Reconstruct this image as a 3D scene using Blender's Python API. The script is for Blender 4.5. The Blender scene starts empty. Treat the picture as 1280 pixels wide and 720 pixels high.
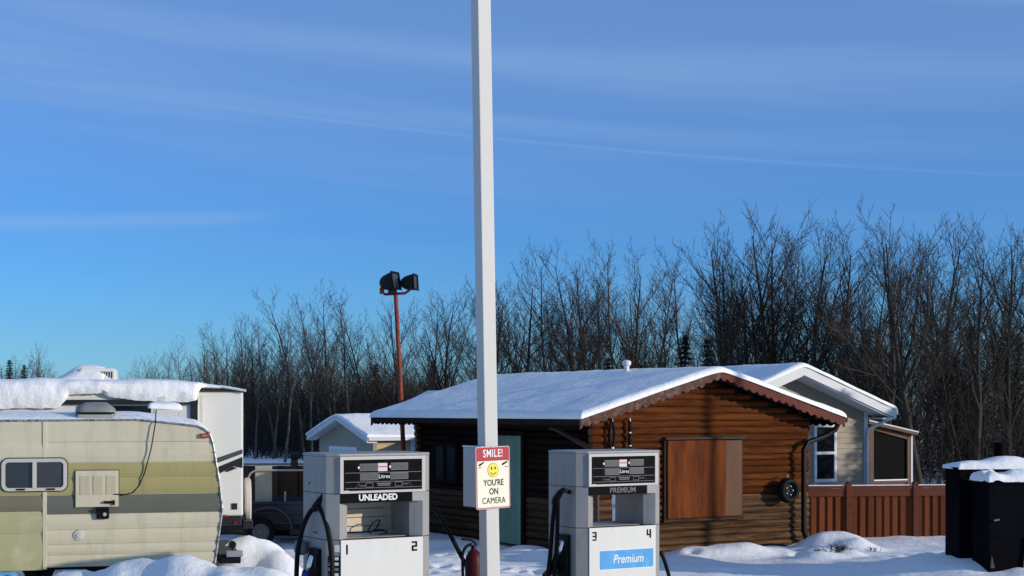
import bpy, bmesh, math, random
from mathutils import Vector, Matrix, noise as mnoise

# ---------------------------------------------------------------- scene, camera, light
scene = bpy.context.scene
COL = scene.collection
R = math.radians
CAM_H = 2.3
FPX = 1900.0          # focal length in photograph pixels (1280 wide)
HOR = 508.0           # horizon row in the photograph

cam_data = bpy.data.cameras.new('camera')
cam_data.sensor_width = 36.0
cam_data.lens = 36.0 * FPX / 1280.0
cam_data.shift_y = (HOR - 360.0) / 1280.0
cam_data.clip_start = 0.1
cam_data.clip_end = 5000
cam = bpy.data.objects.new('camera', cam_data)
cam.location = (0, 0, CAM_H)
cam.rotation_euler = (R(90), 0, 0)
COL.objects.link(cam)
scene.camera = cam

SUN_AZ = 71.0         # degrees to the right of straight behind the camera
SUN_EL = 13.0
sun_dir = Vector((math.sin(R(SUN_AZ)) * math.cos(R(SUN_EL)), -math.cos(R(SUN_AZ)) * math.cos(R(SUN_EL)), math.sin(R(SUN_EL))))

world = bpy.data.worlds.new('World')
scene.world = world
world.use_nodes = True
wt = world.node_tree
for n in list(wt.nodes):
    wt.nodes.remove(n)
def wn(t, **kw):
    n = wt.nodes.new(t)
    for k, v in kw.items():
        setattr(n, k, v)
    return n
def wmath(op, a, b=None, c=None):
    n = wn('ShaderNodeMath', operation=op)
    for i, v in enumerate((a, b, c)):
        if v is None: continue
        if isinstance(v, (int, float)): n.inputs[i].default_value = v
        else: wt.links.new(v, n.inputs[i])
    return n.outputs[0]
def wmap(v, a, b, c=0.0, d=1.0):
    n = wn('ShaderNodeMapRange', interpolation_type='SMOOTHSTEP')
    wt.links.new(v, n.inputs[0])
    for i, x in enumerate((a, b, c, d)): n.inputs[i + 1].default_value = x
    return n.outputs[0]
sky = wn('ShaderNodeTexSky', sky_type='NISHITA')
sky.sun_disc = False
sky.sun_elevation = R(SUN_EL)
sky.sun_rotation = math.atan2(sun_dir.x, sun_dir.y)
sky.altitude = 700
sky.air_density = 1.0
sky.dust_density = 0.0
sky.ozone_density = 4.0
tc = wn('ShaderNodeTexCoord')
sp = wn('ShaderNodeSeparateXYZ')
wt.links.new(tc.outputs['Generated'], sp.inputs[0])
az = wmath('ARCTAN2', sp.outputs[0], sp.outputs[1])
el = wmath('ARCSINE', sp.outputs[2])
cb = wn('ShaderNodeCombineXYZ')
wt.links.new(wmath('MULTIPLY', az, 1.1), cb.inputs[0])
wt.links.new(wmath('MULTIPLY_ADD', az, 1.6, wmath('MULTIPLY', el, 21.0)), cb.inputs[1])
nz = wn('ShaderNodeTexNoise')
nz.inputs['Scale'].default_value = 1.0
nz.inputs['Detail'].default_value = 5
nz.inputs['Roughness'].default_value = 0.55
nz.inputs['Distortion'].default_value = 0.3
wt.links.new(cb.outputs[0], nz.inputs['Vector'])
streak = wmap(nz.outputs['Fac'], 0.40, 0.74)
# thin high cloud veil, thicker higher up
veil = wmap(el, 0.075, 0.24)
cl = wmath('ADD', wmath('MULTIPLY', streak, wmath('MULTIPLY_ADD', veil, 0.24, 0.10)), wmath('MULTIPLY', veil, 0.36))
# old contrail
ln = wmath('SUBTRACT', el, wmath('MULTIPLY_ADD', az, -0.094, 0.1735))
ct = wmap(wmath('ABSOLUTE', ln), 0.0002, 0.0017, 0.12, 0.0)
ct = wmath('MULTIPLY', ct, wmath('MULTIPLY', wmap(nz.outputs['Fac'], 0.32, 0.56, 0.25, 1.0), wmap(az, -0.24, -0.10)))
ln2 = wmath('SUBTRACT', el, wmath('MULTIPLY_ADD', az, 0.05, 0.1305))
ct2 = wmath('MULTIPLY', wmap(wmath('ABSOLUTE', ln2), 0.0005, 0.007, 0.28, 0.0), wmap(az, -0.20, -0.13, 1.0, 0.0))
cl = wmath('ADD', wmath('ADD', cl, ct), ct2)
mx = wn('ShaderNodeMix', data_type='RGBA')
wt.links.new(cl, mx.inputs[0])
tint = wn('ShaderNodeMix', data_type='RGBA', blend_type='MULTIPLY')
tint.inputs[0].default_value = 1.0
wt.links.new(sky.outputs[0], tint.inputs[6])
tint.inputs[7].default_value = (0.66, 1.25, 2.0, 1)
wt.links.new(tint.outputs[2], mx.inputs[6])
mx.inputs[7].default_value = (3.7, 5.9, 9.7, 1)
bg = wn('ShaderNodeBackground')
bg.inputs['Strength'].default_value = 0.078
wt.links.new(mx.outputs[2], bg.inputs['Color'])
wo = wn('ShaderNodeOutputWorld')
wt.links.new(bg.outputs[0], wo.inputs['Surface'])

sd = bpy.data.lights.new('sun', 'SUN')
sd.energy = 3.9
sd.angle = R(0.53)
sd.color = (1.0, 0.91, 0.77)
sun = bpy.data.objects.new('sun', sd)
sun.rotation_euler = sun_dir.to_track_quat('Z', 'Y').to_euler()
sun.location = (30, -30, 20)
COL.objects.link(sun)

vs = scene.view_settings
vs.view_transform = 'Standard'
vs.look = 'None'
vs.exposure = 0.0
vs.gamma = 1.0
scene.render.engine = 'CYCLES'

# ---------------------------------------------------------------- helpers
rnd = random.Random(7)

def P(px, py, Y):
    return Vector(((px - 640.0) / FPX * Y, Y, CAM_H - (py - HOR) / FPX * Y))

class Plane:
    """vertical plane through the ground point seen at column px0 at depth Y0, running along yaw"""
    def __init__(s, px0, Y0, yaw):
        s.X0 = (px0 - 640.0) / FPX * Y0; s.Y0 = Y0; s.c = math.cos(R(yaw)); s.s = math.sin(R(yaw)); s.yaw = yaw
    def uz(s, px, py, back=0.0):
        X0 = s.X0 - s.s * back; Y0 = s.Y0 + s.c * back
        rx = (px - 640.0) / FPX
        u = (Y0 * rx - X0) / (s.c - s.s * rx)
        return u, CAM_H - (py - HOR) / FPX * (Y0 + u * s.s)
    def world(s, u, v, z):
        return Vector((s.X0 + u * s.c - v * s.s, s.Y0 + u * s.s + v * s.c, z))

class MB:
    def __init__(s):
        s.v = []; s.f = []; s.mi = []
    def add(s, vs_, fs, mi=0):
        o = len(s.v)
        s.v.extend([tuple(p) for p in vs_])
        for f in fs:
            s.f.append(tuple(i + o for i in f)); s.mi.append(mi)
        return s
    def box(s, x0, x1, y0, y1, z0, z1, mi=0):
        v = [(x0, y0, z0), (x1, y0, z0), (x1, y1, z0), (x0, y1, z0), (x0, y0, z1), (x1, y0, z1), (x1, y1, z1), (x0, y1, z1)]
        return s.add(v, [(0, 3, 2, 1), (4, 5, 6, 7), (0, 1, 5, 4), (1, 2, 6, 5), (2, 3, 7, 6), (3, 0, 4, 7)], mi)
    def prism(s, poly, a, b, axis='y', mi=0):
        """poly of 2D points extruded along axis from a to b (axis y: poly is x,z; axis x: y,z; axis z: x,y)"""
        def mk(p, t):
            return {'y': (p[0], t, p[1]), 'x': (t, p[0], p[1]), 'z': (p[0], p[1], t)}[axis]
        n = len(poly)
        area = sum(poly[i][0] * poly[(i + 1) % n][1] - poly[(i + 1) % n][0] * poly[i][1] for i in range(n))
        if (area < 0): poly = poly[::-1]
        if axis == 'y': a, b = b, a
        v = [mk(p, a) for p in poly] + [mk(p, b) for p in poly]
        if a < b or axis == 'y':
            fs = [tuple(range(n))[::-1], tuple(range(n, 2 * n))] + [(i, (i + 1) % n, n + (i + 1) % n, n + i) for i in range(n)]
        else:
            fs = [tuple(range(n)), tuple(range(n, 2 * n))[::-1]] + [(i, n + i, n + (i + 1) % n, (i + 1) % n) for i in range(n)]
        return s.add(v, fs, mi)
    def tube(s, pts, rad, sides=8, caps=True, mi=0):
        pts = [Vector(p) for p in pts]
        n = len(pts)
        if not isinstance(rad, (list, tuple)): rad = [rad] * n
        vs_ = []
        up = None
        for i, p in enumerate(pts):
            d = (pts[min(i + 1, n - 1)] - pts[max(i - 1, 0)])
            if d.length < 1e-9: d = Vector((0, 0, 1))
            d.normalize()
            if up is None:
                up = Vector((0, 0, 1)) if abs(d.z) < 0.9 else Vector((1, 0, 0))
            a = d.cross(up)
            if a.length < 1e-6: a = d.orthogonal()
            a.normalize(); b = a.cross(d).normalized(); up = b
            for k in range(sides):
                t = 2 * math.pi * k / sides
                vs_.append(p + (a * math.cos(t) + b * math.sin(t)) * rad[i])
        fs = []
        for i in range(n - 1):
            for k in range(sides):
                k2 = (k + 1) % sides
                fs.append((i * sides + k, (i + 1) * sides + k, (i + 1) * sides + k2, i * sides + k2))
        if caps:
            fs.append(tuple(range(sides)))
            fs.append(tuple((n - 1) * sides + k for k in range(sides))[::-1])
        return s.add(vs_, fs, mi)
    def lathe(s, prof, c=(0, 0, 0), axis='z', sides=20, mi=0):
        """prof: list of (r, h) along axis"""
        vs_ = []
        for r, h in prof:
            for k in range(sides):
                t = 2 * math.pi * k / sides
                a, b = r * math.cos(t), r * math.sin(t)
                q = {'z': (a, b, h), 'y': (a, h, b), 'x': (h, a, b)}[axis]
                vs_.append((c[0] + q[0], c[1] + q[1], c[2] + q[2]))
        fs = []
        n = len(prof)
        for i in range(n - 1):
            for k in range(sides):
                k2 = (k + 1) % sides
                fs.append((i * sides + k, i * sides + k2, (i + 1) * sides + k2, (i + 1) * sides + k))
        fs.append(tuple(range(sides))[::-1]); fs.append(tuple((n - 1) * sides + k for k in range(sides)))
        return s.add(vs_, fs, mi)
    def quad(s, a, b, c, d, mi=0):
        return s.add([a, b, c, d], [(0, 1, 2, 3)], mi)
    def mesh(s, name, mats, bevel=0.0, smooth=False, fixn=True, segs=2):
        me = bpy.data.meshes.new(name)
        me.from_pydata(s.v, [], s.f)
        if not isinstance(mats, (list, tuple)): mats = [mats]
        for m in mats: me.materials.append(m)
        if len(mats) > 1:
            me.polygons.foreach_set('material_index', s.mi)
        if bevel > 0 or fixn:
            bm = bmesh.new(); bm.from_mesh(me)
            if fixn: bmesh.ops.recalc_face_normals(bm, faces=bm.faces)
            if bevel > 0:
                es = [e for e in bm.edges if len(e.link_faces) == 2 and e.calc_face_angle(0) > R(28)]
                bmesh.ops.bevel(bm, geom=es, offset=bevel, segments=segs, affect='EDGES', profile=0.6, clamp_overlap=True)
            bm.to_mesh(me); bm.free()
        if smooth:
            me.polygons.foreach_set('use_smooth', [True] * len(me.polygons))
            if smooth == 'auto':
                try: me.set_sharp_from_angle(angle=R(35))
                except Exception: pass
        me.update()
        return me
    def build(s, name, mats, parent=None, bevel=0.0, smooth=False, loc=None, rot=None, fixn=True, segs=2):
        o = bpy.data.objects.new(name, s.mesh(name, mats, bevel, smooth, fixn, segs))
        COL.objects.link(o)
        if parent is not None: o.parent = parent
        if loc is not None: o.location = loc
        if rot is not None: o.rotation_euler = rot
        return o

def tag(o, label=None, cat=None, group=None, kind=None):
    if label: o['label'] = label
    if cat: o['category'] = cat
    if group: o['group'] = group
    if kind: o['kind'] = kind
    return o

def empty(name, loc, yaw=0.0, label=None, cat=None, group=None):
    o = bpy.data.objects.new(name, None)
    COL.objects.link(o)
    o.location = loc
    o.rotation_euler = (0, 0, R(yaw))
    o.empty_display_size = 0.2
    return tag(o, label, cat, group)

def copy_tree(o, parent=None):
    c = o.copy(); COL.objects.link(c); c.parent = parent
    for ch in list(o.children):
        copy_tree(ch, c)
    return c

def text(s, size, mat, parent, loc, rot=(math.pi / 2, 0, 0), name='lettering', bold=0.0, sx=1.0, shear=0.0, align='CENTER', spacing=1.0):
    cu = bpy.data.curves.new('lettering', 'FONT')
    cu.body = s; cu.size = size; cu.align_x = align; cu.align_y = 'CENTER'
    cu.extrude = 0.0006; cu.offset = bold; cu.shear = shear; cu.space_character = spacing; cu.resolution_u = 3
    to = bpy.data.objects.new('tmp_text', cu)
    COL.objects.link(to)
    dg = bpy.context.evaluated_depsgraph_get(); dg.update()
    me = bpy.data.meshes.new_from_object(to.evaluated_get(dg))
    me.transform(Matrix.Diagonal((sx, 1, 1, 1)))
    me.materials.clear(); me.materials.append(mat)
    bpy.data.objects.remove(to)
    o = bpy.data.objects.new(name, me)
    COL.objects.link(o); o.parent = parent; o.location = loc; o.rotation_euler = rot
    return o

# ---------------------------------------------------------------- materials
MATS = {}
def mat(name, col, rough=0.7, var=0.12, scale=4.0, stretch=(1, 1, 1), bump=0.0, bscale=40.0, metal=0.0, col2=None, objvar=0.0,
        detail=5.0, spec=0.4, dirt=None, dstretch=None, dmax=0.85, dirt_scale=3.0, dirt_lo=0.55, dirt_hi=0.75, emit=None):
    if name in MATS: return MATS[name]
    m = bpy.data.materials.new(name); m.use_nodes = True
    nt = m.node_tree; b = nt.nodes['Principled BSDF']; L = nt.links
    b.inputs['Roughness'].default_value = rough
    b.inputs['Metallic'].default_value = metal
    b.inputs['Specular IOR Level'].default_value = spec
    tcn = nt.nodes.new('ShaderNodeTexCoord'); mp = nt.nodes.new('ShaderNodeMapping')
    mp.inputs['Scale'].default_value = stretch
    L.new(tcn.outputs['Object'], mp.inputs['Vector'])
    vec = mp.outputs[0]
    oi = nt.nodes.new('ShaderNodeObjectInfo')
    if objvar > 0:
        sc = nt.nodes.new('ShaderNodeVectorMath'); sc.operation = 'ADD'
        ml = nt.nodes.new('ShaderNodeVectorMath'); ml.operation = 'SCALE'
        cx = nt.nodes.new('ShaderNodeCombineXYZ')
        for i in range(3): L.new(oi.outputs['Random'], cx.inputs[i])
        L.new(cx.outputs[0], ml.inputs[0]); ml.inputs['Scale'].default_value = 37.0
        L.new(vec, sc.inputs[0]); L.new(ml.outputs[0], sc.inputs[1]); vec = sc.outputs[0]
    nz = nt.nodes.new('ShaderNodeTexNoise'); nz.inputs['Scale'].default_value = scale; nz.inputs['Detail'].default_value = detail
    nz.inputs['Roughness'].default_value = 0.6
    L.new(vec, nz.inputs['Vector'])
    mr = nt.nodes.new('ShaderNodeMapRange'); mr.inputs[1].default_value = 0.28; mr.inputs[2].default_value = 0.72
    L.new(nz.outputs['Fac'], mr.inputs[0])
    mix = nt.nodes.new('ShaderNodeMix'); mix.data_type = 'RGBA'
    L.new(mr.outputs[0], mix.inputs[0])
    c1 = [max(0, c * (1 - var)) for c in col]; c2 = [min(1, c * (1 + var)) for c in col] if col2 is None else list(col2)
    if col2 is not None: c1 = list(col)
    mix.inputs[6].default_value = (*c1, 1); mix.inputs[7].default_value = (*c2, 1)
    out = mix.outputs[2]
    if dirt is not None:
        n2 = nt.nodes.new('ShaderNodeTexNoise'); n2.inputs['Scale'].default_value = dirt_scale; n2.inputs['Detail'].default_value = 8
        n2.inputs['Roughness'].default_value = 0.65
        if dstretch:
            mp2 = nt.nodes.new('ShaderNodeMapping'); mp2.inputs['Scale'].default_value = dstretch
            L.new(tcn.outputs['Object'], mp2.inputs['Vector']); L.new(mp2.outputs[0], n2.inputs['Vector'])
        else: L.new(vec, n2.inputs['Vector'])
        r2 = nt.nodes.new('ShaderNodeMapRange'); r2.inputs[1].default_value = dirt_lo; r2.inputs[2].default_value = dirt_hi; r2.inputs[4].default_value = dmax
        L.new(n2.outputs['Fac'], r2.inputs[0])
        mx2 = nt.nodes.new('ShaderNodeMix'); mx2.data_type = 'RGBA'
        L.new(r2.outputs[0], mx2.inputs[0]); L.new(out, mx2.inputs[6]); mx2.inputs[7].default_value = (*dirt, 1)
        out = mx2.outputs[2]
    if objvar > 0:
        hs = nt.nodes.new('ShaderNodeHueSaturation')
        r3 = nt.nodes.new('ShaderNodeMapRange'); r3.inputs[3].default_value = 1 - objvar; r3.inputs[4].default_value = 1 + objvar
        L.new(oi.outputs['Random'], r3.inputs[0]); L.new(r3.outputs[0], hs.inputs['Value'])
        L.new(out, hs.inputs['Color']); out = hs.outputs[0]
    L.new(out, b.inputs['Base Color'])
    if bump > 0:
        n3 = nt.nodes.new('ShaderNodeTexNoise'); n3.inputs['Scale'].default_value = bscale; n3.inputs['Detail'].default_value = 5
        L.new(vec, n3.inputs['Vector'])
        bp = nt.nodes.new('ShaderNodeBump'); bp.inputs['Strength'].default_value = min(1, bump); bp.inputs['Distance'].default_value = 0.02
        L.new(n3.outputs['Fac'], bp.inputs['Height']); L.new(bp.outputs[0], b.inputs['Normal'])
    if emit:
        b.inputs['Emission Color'].default_value = (*emit[:3], 1); b.inputs['Emission Strength'].default_value = emit[3]
    MATS[name] = m
    return m

def snow_material():
    m = bpy.data.materials.new('snow'); m.use_nodes = True
    nt = m.node_tree; b = nt.nodes['Principled BSDF']; L = nt.links
    b.inputs['Roughness'].default_value = 0.75; b.inputs['Specular IOR Level'].default_value = 0.25
    tcn = nt.nodes.new('ShaderNodeTexCoord')
    n1 = nt.nodes.new('ShaderNodeTexNoise'); n1.inputs['Scale'].default_value = 0.8; n1.inputs['Detail'].default_value = 6
    L.new(tcn.outputs['Object'], n1.inputs['Vector'])
    mr = nt.nodes.new('ShaderNodeMapRange'); mr.inputs[1].default_value = 0.3; mr.inputs[2].default_value = 0.7
    L.new(n1.outputs['Fac'], mr.inputs[0])
    mix = nt.nodes.new('ShaderNodeMix'); mix.data_type = 'RGBA'
    mix.inputs[6].default_value = (0.80, 0.80, 0.79, 1); mix.inputs[7].default_value = (0.87, 0.865, 0.85, 1)
    L.new(mr.outputs[0], mix.inputs[0]); L.new(mix.outputs[2], b.inputs['Base Color'])
    n2 = nt.nodes.new('ShaderNodeTexNoise'); n2.inputs['Scale'].default_value = 9; n2.inputs['Detail'].default_value = 8; n2.inputs['Roughness'].default_value = 0.62
    L.new(tcn.outputs['Object'], n2.inputs['Vector'])
    bp = nt.nodes.new('ShaderNodeBump'); bp.inputs['Strength'].default_value = 0.35; bp.inputs['Distance'].default_value = 0.06
    L.new(n2.outputs['Fac'], bp.inputs['Height']); L.new(bp.outputs[0], b.inputs['Normal'])
    return m
SNOW = snow_material()
WHITE = mat('white_paint', (0.66, 0.66, 0.64), 0.5, 0.06, 3, dirt=(0.5, 0.48, 0.44), dirt_scale=5, dirt_lo=0.62, dirt_hi=0.9)
BLACK = mat('black_plastic', (0.007, 0.007, 0.008), 0.5, 0.3, 10, spec=0.12)
RUBBER = mat('black_rubber', (0.006, 0.006, 0.006), 0.6, 0.3, 20, spec=0.12)
STEEL = mat('dull_steel', (0.35, 0.35, 0.36), 0.4, 0.15, 10, metal=0.8)
CHROME = mat('chrome', (0.75, 0.75, 0.75), 0.2, 0.05, 10, metal=1.0)
RED = mat('red_paint', (0.38, 0.03, 0.02), 0.5, 0.2, 6)
GLASS_DARK = mat('dark_window_glass', (0.006, 0.008, 0.009), 0.06, 0.3, 2, spec=0.3)

# ---------------------------------------------------------------- ground: one snow sheet to the horizon
# each drift: (x, y, radius across, radius deep, height, turn)
DRIFTS = []
def drift_px(px, py, Y, rx, ry, turn=0.0, base=0.0):
    p = P(px, py, Y)
    DRIFTS.append((p.x, Y, rx, ry, max(0.05, p.z - base), math.cos(R(turn)), math.sin(R(turn))))
# ploughed bank in front of the old trailer
for px, py, Y, rx, ry in ((105, 713, 15.85, .55, .40), (170, 706, 15.7, .62, .36), (235, 706, 15.5, .6, .34), (300, 706, 15.3, .5, .33), (340, 711, 15.2, .33, .28)):
    drift_px(px, py, Y, rx, ry)
# heap between the trailers
for px, py, Y, rx, ry in ((322, 676, 18.9, .42, .40), (300, 688, 18.7, .5, .4), (345, 693, 18.6, .35, .32), (284, 694, 18.9, .4, .4), (355, 702, 18.4, .3, .3)):
    drift_px(px, py, Y, rx, ry)
# banks along the log cabin
for px, py, Y, rx, ry in ((850, 693, 22.7, .5, .35), (885, 682, 23.3, .5, .32), (920, 677, 23.6, .5, .30), (960, 682, 23.8, .45, .30), (990, 684, 24.0, .35, .3),
                          (1022, 681, 23.7, .28, .3), (1042, 664, 24.4, .5, .42), (1064, 672, 24.0, .35, .35), (1012, 672, 25.6, .6, .5), (1085, 691, 23.2, .4, .4),
                          (1130, 697, 22.4, .5, .4), (1160, 700, 22.2, .4, .3), (1030, 692, 22.7, .3, .2), (1062, 690, 22.9, .22, .2),
                          (660, 681, 23.6, .35, .35), (684, 688, 22.9, .35, .3), (560, 676, 25.2, .6, .3), (600, 684, 24.0, .4, .25), (566, 697, 22.4, .45, .2)):
    drift_px(px, py, Y, rx, ry)
DRIFTS.append((6.55, 20.75, 1.25, 1.15, .27, 1, 0))
PRINTS = []
_r = random.Random(11)
for i in range(26):       # footprints along the cabin and across the yard
    PRINTS.append((0.4 - i * 0.16 + _r.uniform(-.12, .12), 21.2 + i * 0.055 + (i % 2) * 0.16 + _r.uniform(-.05, .05)))
for i in range(16):
    PRINTS.append((5.9 + i * 0.13 + _r.uniform(-.05, .05), 21.4 + i * 0.17 + (i % 2) * .1))
for i in range(18):
    PRINTS.append((2.9 + i * .2 + _r.uniform(-.04, .04), 21.15 + .25 * math.sin(i * .7) + (i % 2) * .14))
for i in range(22):
    PRINTS.append((_r.uniform(-3, 7), _r.uniform(20.6, 23.5)))

def ground_h(x, y):
    near = 1.0 if y < 40 else max(0.0, 1 - (y - 40) / 40)
    h = 0.0
    if near > 0:
        h += near * (0.05 * mnoise.noise((x * 0.5, y * 0.5, 1.7)) + 0.030 * mnoise.noise((x * 1.7, y * 1.9, 4.2)))
        if 14 < y < 34 and abs(x) < 13:
            h += 0.009 * mnoise.noise((x * 4, y * 4, 7.7)) + 0.003 * mnoise.noise((x * 11, y * 11, 2.7))
    if 13 < y < 29:
        m = 0.0
        for cx, cy, rx, ry, hh, c, s in DRIFTS:
            dx = x - cx; dy = y - cy
            if abs(dx) > 3 * rx + .3 or abs(dy) > 3 * ry + .3: continue
            q = (dx / rx) ** 2 + (dy / ry) ** 2
            wob = 1 + 0.16 * mnoise.noise((x * 2.2, y * 2.2, 9.1)) + 0.05 * mnoise.noise((x * 6, y * 6, 3.1))
            m += (hh * math.exp(-0.62 * q ** 1.35) * wob) ** 5
        h += m ** 0.2
        for fx, fy in PRINTS:
            q = ((x - fx) / 0.10) ** 2 + ((y - fy) / 0.13) ** 2
            if q < 6: h -= 0.055 * math.exp(-q) - 0.014 * math.exp(-(math.sqrt(q) - 1.7) ** 2 * 3)
    if y > 90: h += 0.0
    return h

def axis_coords(lo, hi, step, far_lo, far_hi, g=1.25):
    a = [lo + i * step for i in range(int((hi - lo) / step) + 1)]
    s = step; v = a[-1]; up = []
    while v < far_hi:
        s *= g; v += s; up.append(v)
    s = step; v = a[0]; dn = []
    while v > far_lo:
        s *= g; v -= s; dn.append(v)
    return dn[::-1] + a + up
gx = axis_coords(-6.5, 9.0, 0.065, -1500, 1500, 1.12)
gy = axis_coords(14.2, 26.5, 0.055, -400, 2500, 1.10)
gv = [(x, y, ground_h(x, y)) for y in gy for x in gx]
nx = len(gx)
gf = [(j * nx + i, j * nx + i + 1, (j + 1) * nx + i + 1, (j + 1) * nx + i) for j in range(len(gy) - 1) for i in range(nx - 1)]
g = MB(); g.v = gv; g.f = gf; g.mi = [0] * len(gf)
go = g.build('ground', SNOW, smooth=True, fixn=False)
tag(go, 'snow covered yard with drifts and footprints', kind='structure')

# ---------------------------------------------------------------- bare trees
BARK = mat('dark_aspen_bark', (0.036, 0.028, 0.020), 0.9, 0.4, 3, stretch=(4, 4, 0.7), objvar=0.25)
BARK_PALE = mat('pale_aspen_bark', (0.10, 0.095, 0.085), 0.9, 0.3, 3, stretch=(3, 3, 1.2), objvar=0.25, dirt=(0.02, 0.017, 0.015), dirt_scale=5, dirt_lo=0.5, dirt_hi=0.6)
TWIG = mat('twig_bark', (0.046, 0.034, 0.023), 0.9, 0.3, 2, objvar=0.25)
NEEDLE = mat('spruce_needles', (0.018, 0.026, 0.014), 0.9, 0.5, 6, objvar=0.3)
BRUSH = mat('undergrowth_twigs', (0.032, 0.024, 0.018), 0.95, 0.4, 0.6)

def rand_dir(rg, d, ang):
    """unit vector at angle ang from d, random roll"""
    a = d.orthogonal().normalized(); b = d.cross(a)
    t = rg.uniform(0, 2 * math.pi)
    return (d * math.cos(ang) + (a * math.cos(t) + b * math.sin(t)) * math.sin(ang)).normalized()

def limb(mb, tw, rg, p, d, length, r, level, maxlev, dens):
    n = 6 if level == 1 else (5 if level == 2 else 3)
    pts = [p.copy()]; rad = [r]; q = p.copy(); dd = d.copy()
    for i in range(1, n + 1):
        t = i / n
        wob = (0.09, 0.14, 0.20)[level - 1]
        dd = (dd + Vector((rg.gauss(0, wob), rg.gauss(0, wob), rg.gauss(0.085, wob * .6)))).normalized()
        q = q + dd * (length / n); pts.append(q.copy()); rad.append(max(0.0048, r * (1 - 0.82 * t)))
    (mb if level == 1 else tw).tube(pts, rad, 5 if level == 1 else 3, caps=False)
    if level >= maxlev: return
    k = max(2, int(length * dens[level]))
    for j in range(k):
        t = 0.18 + 0.82 * (j + rg.random()) / k
        i = min(n - 1, int(t * n)); f = t * n - i
        pp = pts[i].lerp(pts[i + 1], f); dr = (pts[i + 1] - pts[i]).normalized()
        nd = rand_dir(rg, dr, R(rg.uniform(24, 58)))
        nd = (nd + Vector((0, 0, 0.18))).normalized()
        L = length * rg.uniform(0.28, 0.55) * (1.12 - 0.62 * t)
        L = max(L, 0.22)
        limb(mb, tw, rg, pp, nd, L, max(0.0068, rad[i] * 0.52), level + 1, maxlev, dens)

def make_tree(seed, H, r0, spread, base, fork=0, lean=0.0, bark=None, dens=(0, 4.6, 6.5), nprim=26):
    rg = random.Random(seed)
    tr = MB(); tw = MB()
    def stem(p, d, L, r, nb, b0):
        n = 12; pts = [p.copy()]; rad = [r]; q = p.copy(); dd = d.copy()
        for i in range(1, n + 1):
            dd = (dd + Vector((rg.gauss(0, .055), rg.gauss(0, .055), 0.05))).normalized()
            q = q + dd * L / n; pts.append(q.copy()); rad.append(r * (1 - 0.86 * (i / n) ** 1.1))
        tr.tube(pts, rad, 8, caps=False)
        for j in range(nb):
            t = b0 + (1 - b0) * ((j + rg.random()) / nb) ** 0.9
            t = min(t, 0.985)
            i = min(n - 1, int(t * n)); f = t * n - i
            pp = pts[i].lerp(pts[i + 1], f); dr = (pts[i + 1] - pts[i]).normalized()
            nd = rand_dir(rg, dr, R(rg.uniform(26, 52)))
            tt = (t - b0) / (1 - b0)
            Ln = spread * L * (0.40 - 0.27 * tt) * rg.uniform(0.6, 1.15)
            limb(tr, tw, rg, pp, nd, max(Ln, 0.35), max(0.010, rad[i] * rg.uniform(0.35, 0.55)), 1, 3, dens)
        return pts, rad
    d0 = Vector((lean, rg.uniform(-.03, .03), 1)).normalized()
    if fork:
        pts, rad = stem(Vector((0, 0, -0.3)), d0, H * 0.98, r0, nprim - 6, base)
        for k in range(fork):
            i = rg.randint(3, 5)
            a = rand_dir(rg, Vector((0, 0, 1)), R(rg.uniform(18, 30)))
            stem(pts[i], a, H * (1 - i / 12) * rg.uniform(0.80, 0.95), rad[i] * 0.75, int(nprim * 0.6), 0.15)
    else:
        stem(Vector((0, 0, -0.3)), d0, H, r0, nprim, base)
    return tr, tw

def tree_proto(seed, H, r0, spread, base, fork, label, group, lean=0.0, pale=False, nprim=26, dens=(0, 3.9, 5.6)):
    tr, tw = make_tree(seed, H, r0, spread, base, fork, lean, nprim=nprim, dens=dens)
    e = empty('aspen_tree', (0, 0, 0), 0, label, 'tree', group)
    tr.build('trunk', BARK_PALE if pale else BARK, e, smooth=True, fixn=False)
    tw.build('crown', TWIG, e, fixn=False)
    return e
G1 = 'bare trees of the wood behind the buildings'
LA = 'bare slender aspen in the leafless wood behind the buildings'
LB = 'bare forked aspen with spreading limbs in the wood behind the buildings'
LC = 'bare aspen with a pale grey trunk in the wood beside the small shed'
protos_a = [tree_proto(100 + i, 8.3 + 0.25 * (i % 3), 0.085, 1.10, 0.26, 0, LA, G1, nprim=24) for i in range(4)]
protos_b = [tree_proto(200 + i, 8.5, 0.125, 1.45, 0.28, 1 + i % 2, LB, 'forked bare trees of the wood', nprim=20, dens=(0, 4.2, 6.4)) for i in range(4)]
protos_c = [tree_proto(300 + i, 8.6, 0.10, 0.70, 0.50, 0, LC, 'pale trunked bare trees of the wood', lean=0.10 * (i - .6), pale=True, nprim=20) for i in range(3)]
used = set()
def put_tree(pr, x, y, s, rot, lean=0.0):
    if pr.name in used:
        o = copy_tree(pr)
    else:
        o = pr; used.add(pr.name)
    o.location = (x, y, 0); o.scale = (s, s, s); o.rotation_euler = (0, R(lean), R(rot))
    return o
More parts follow.
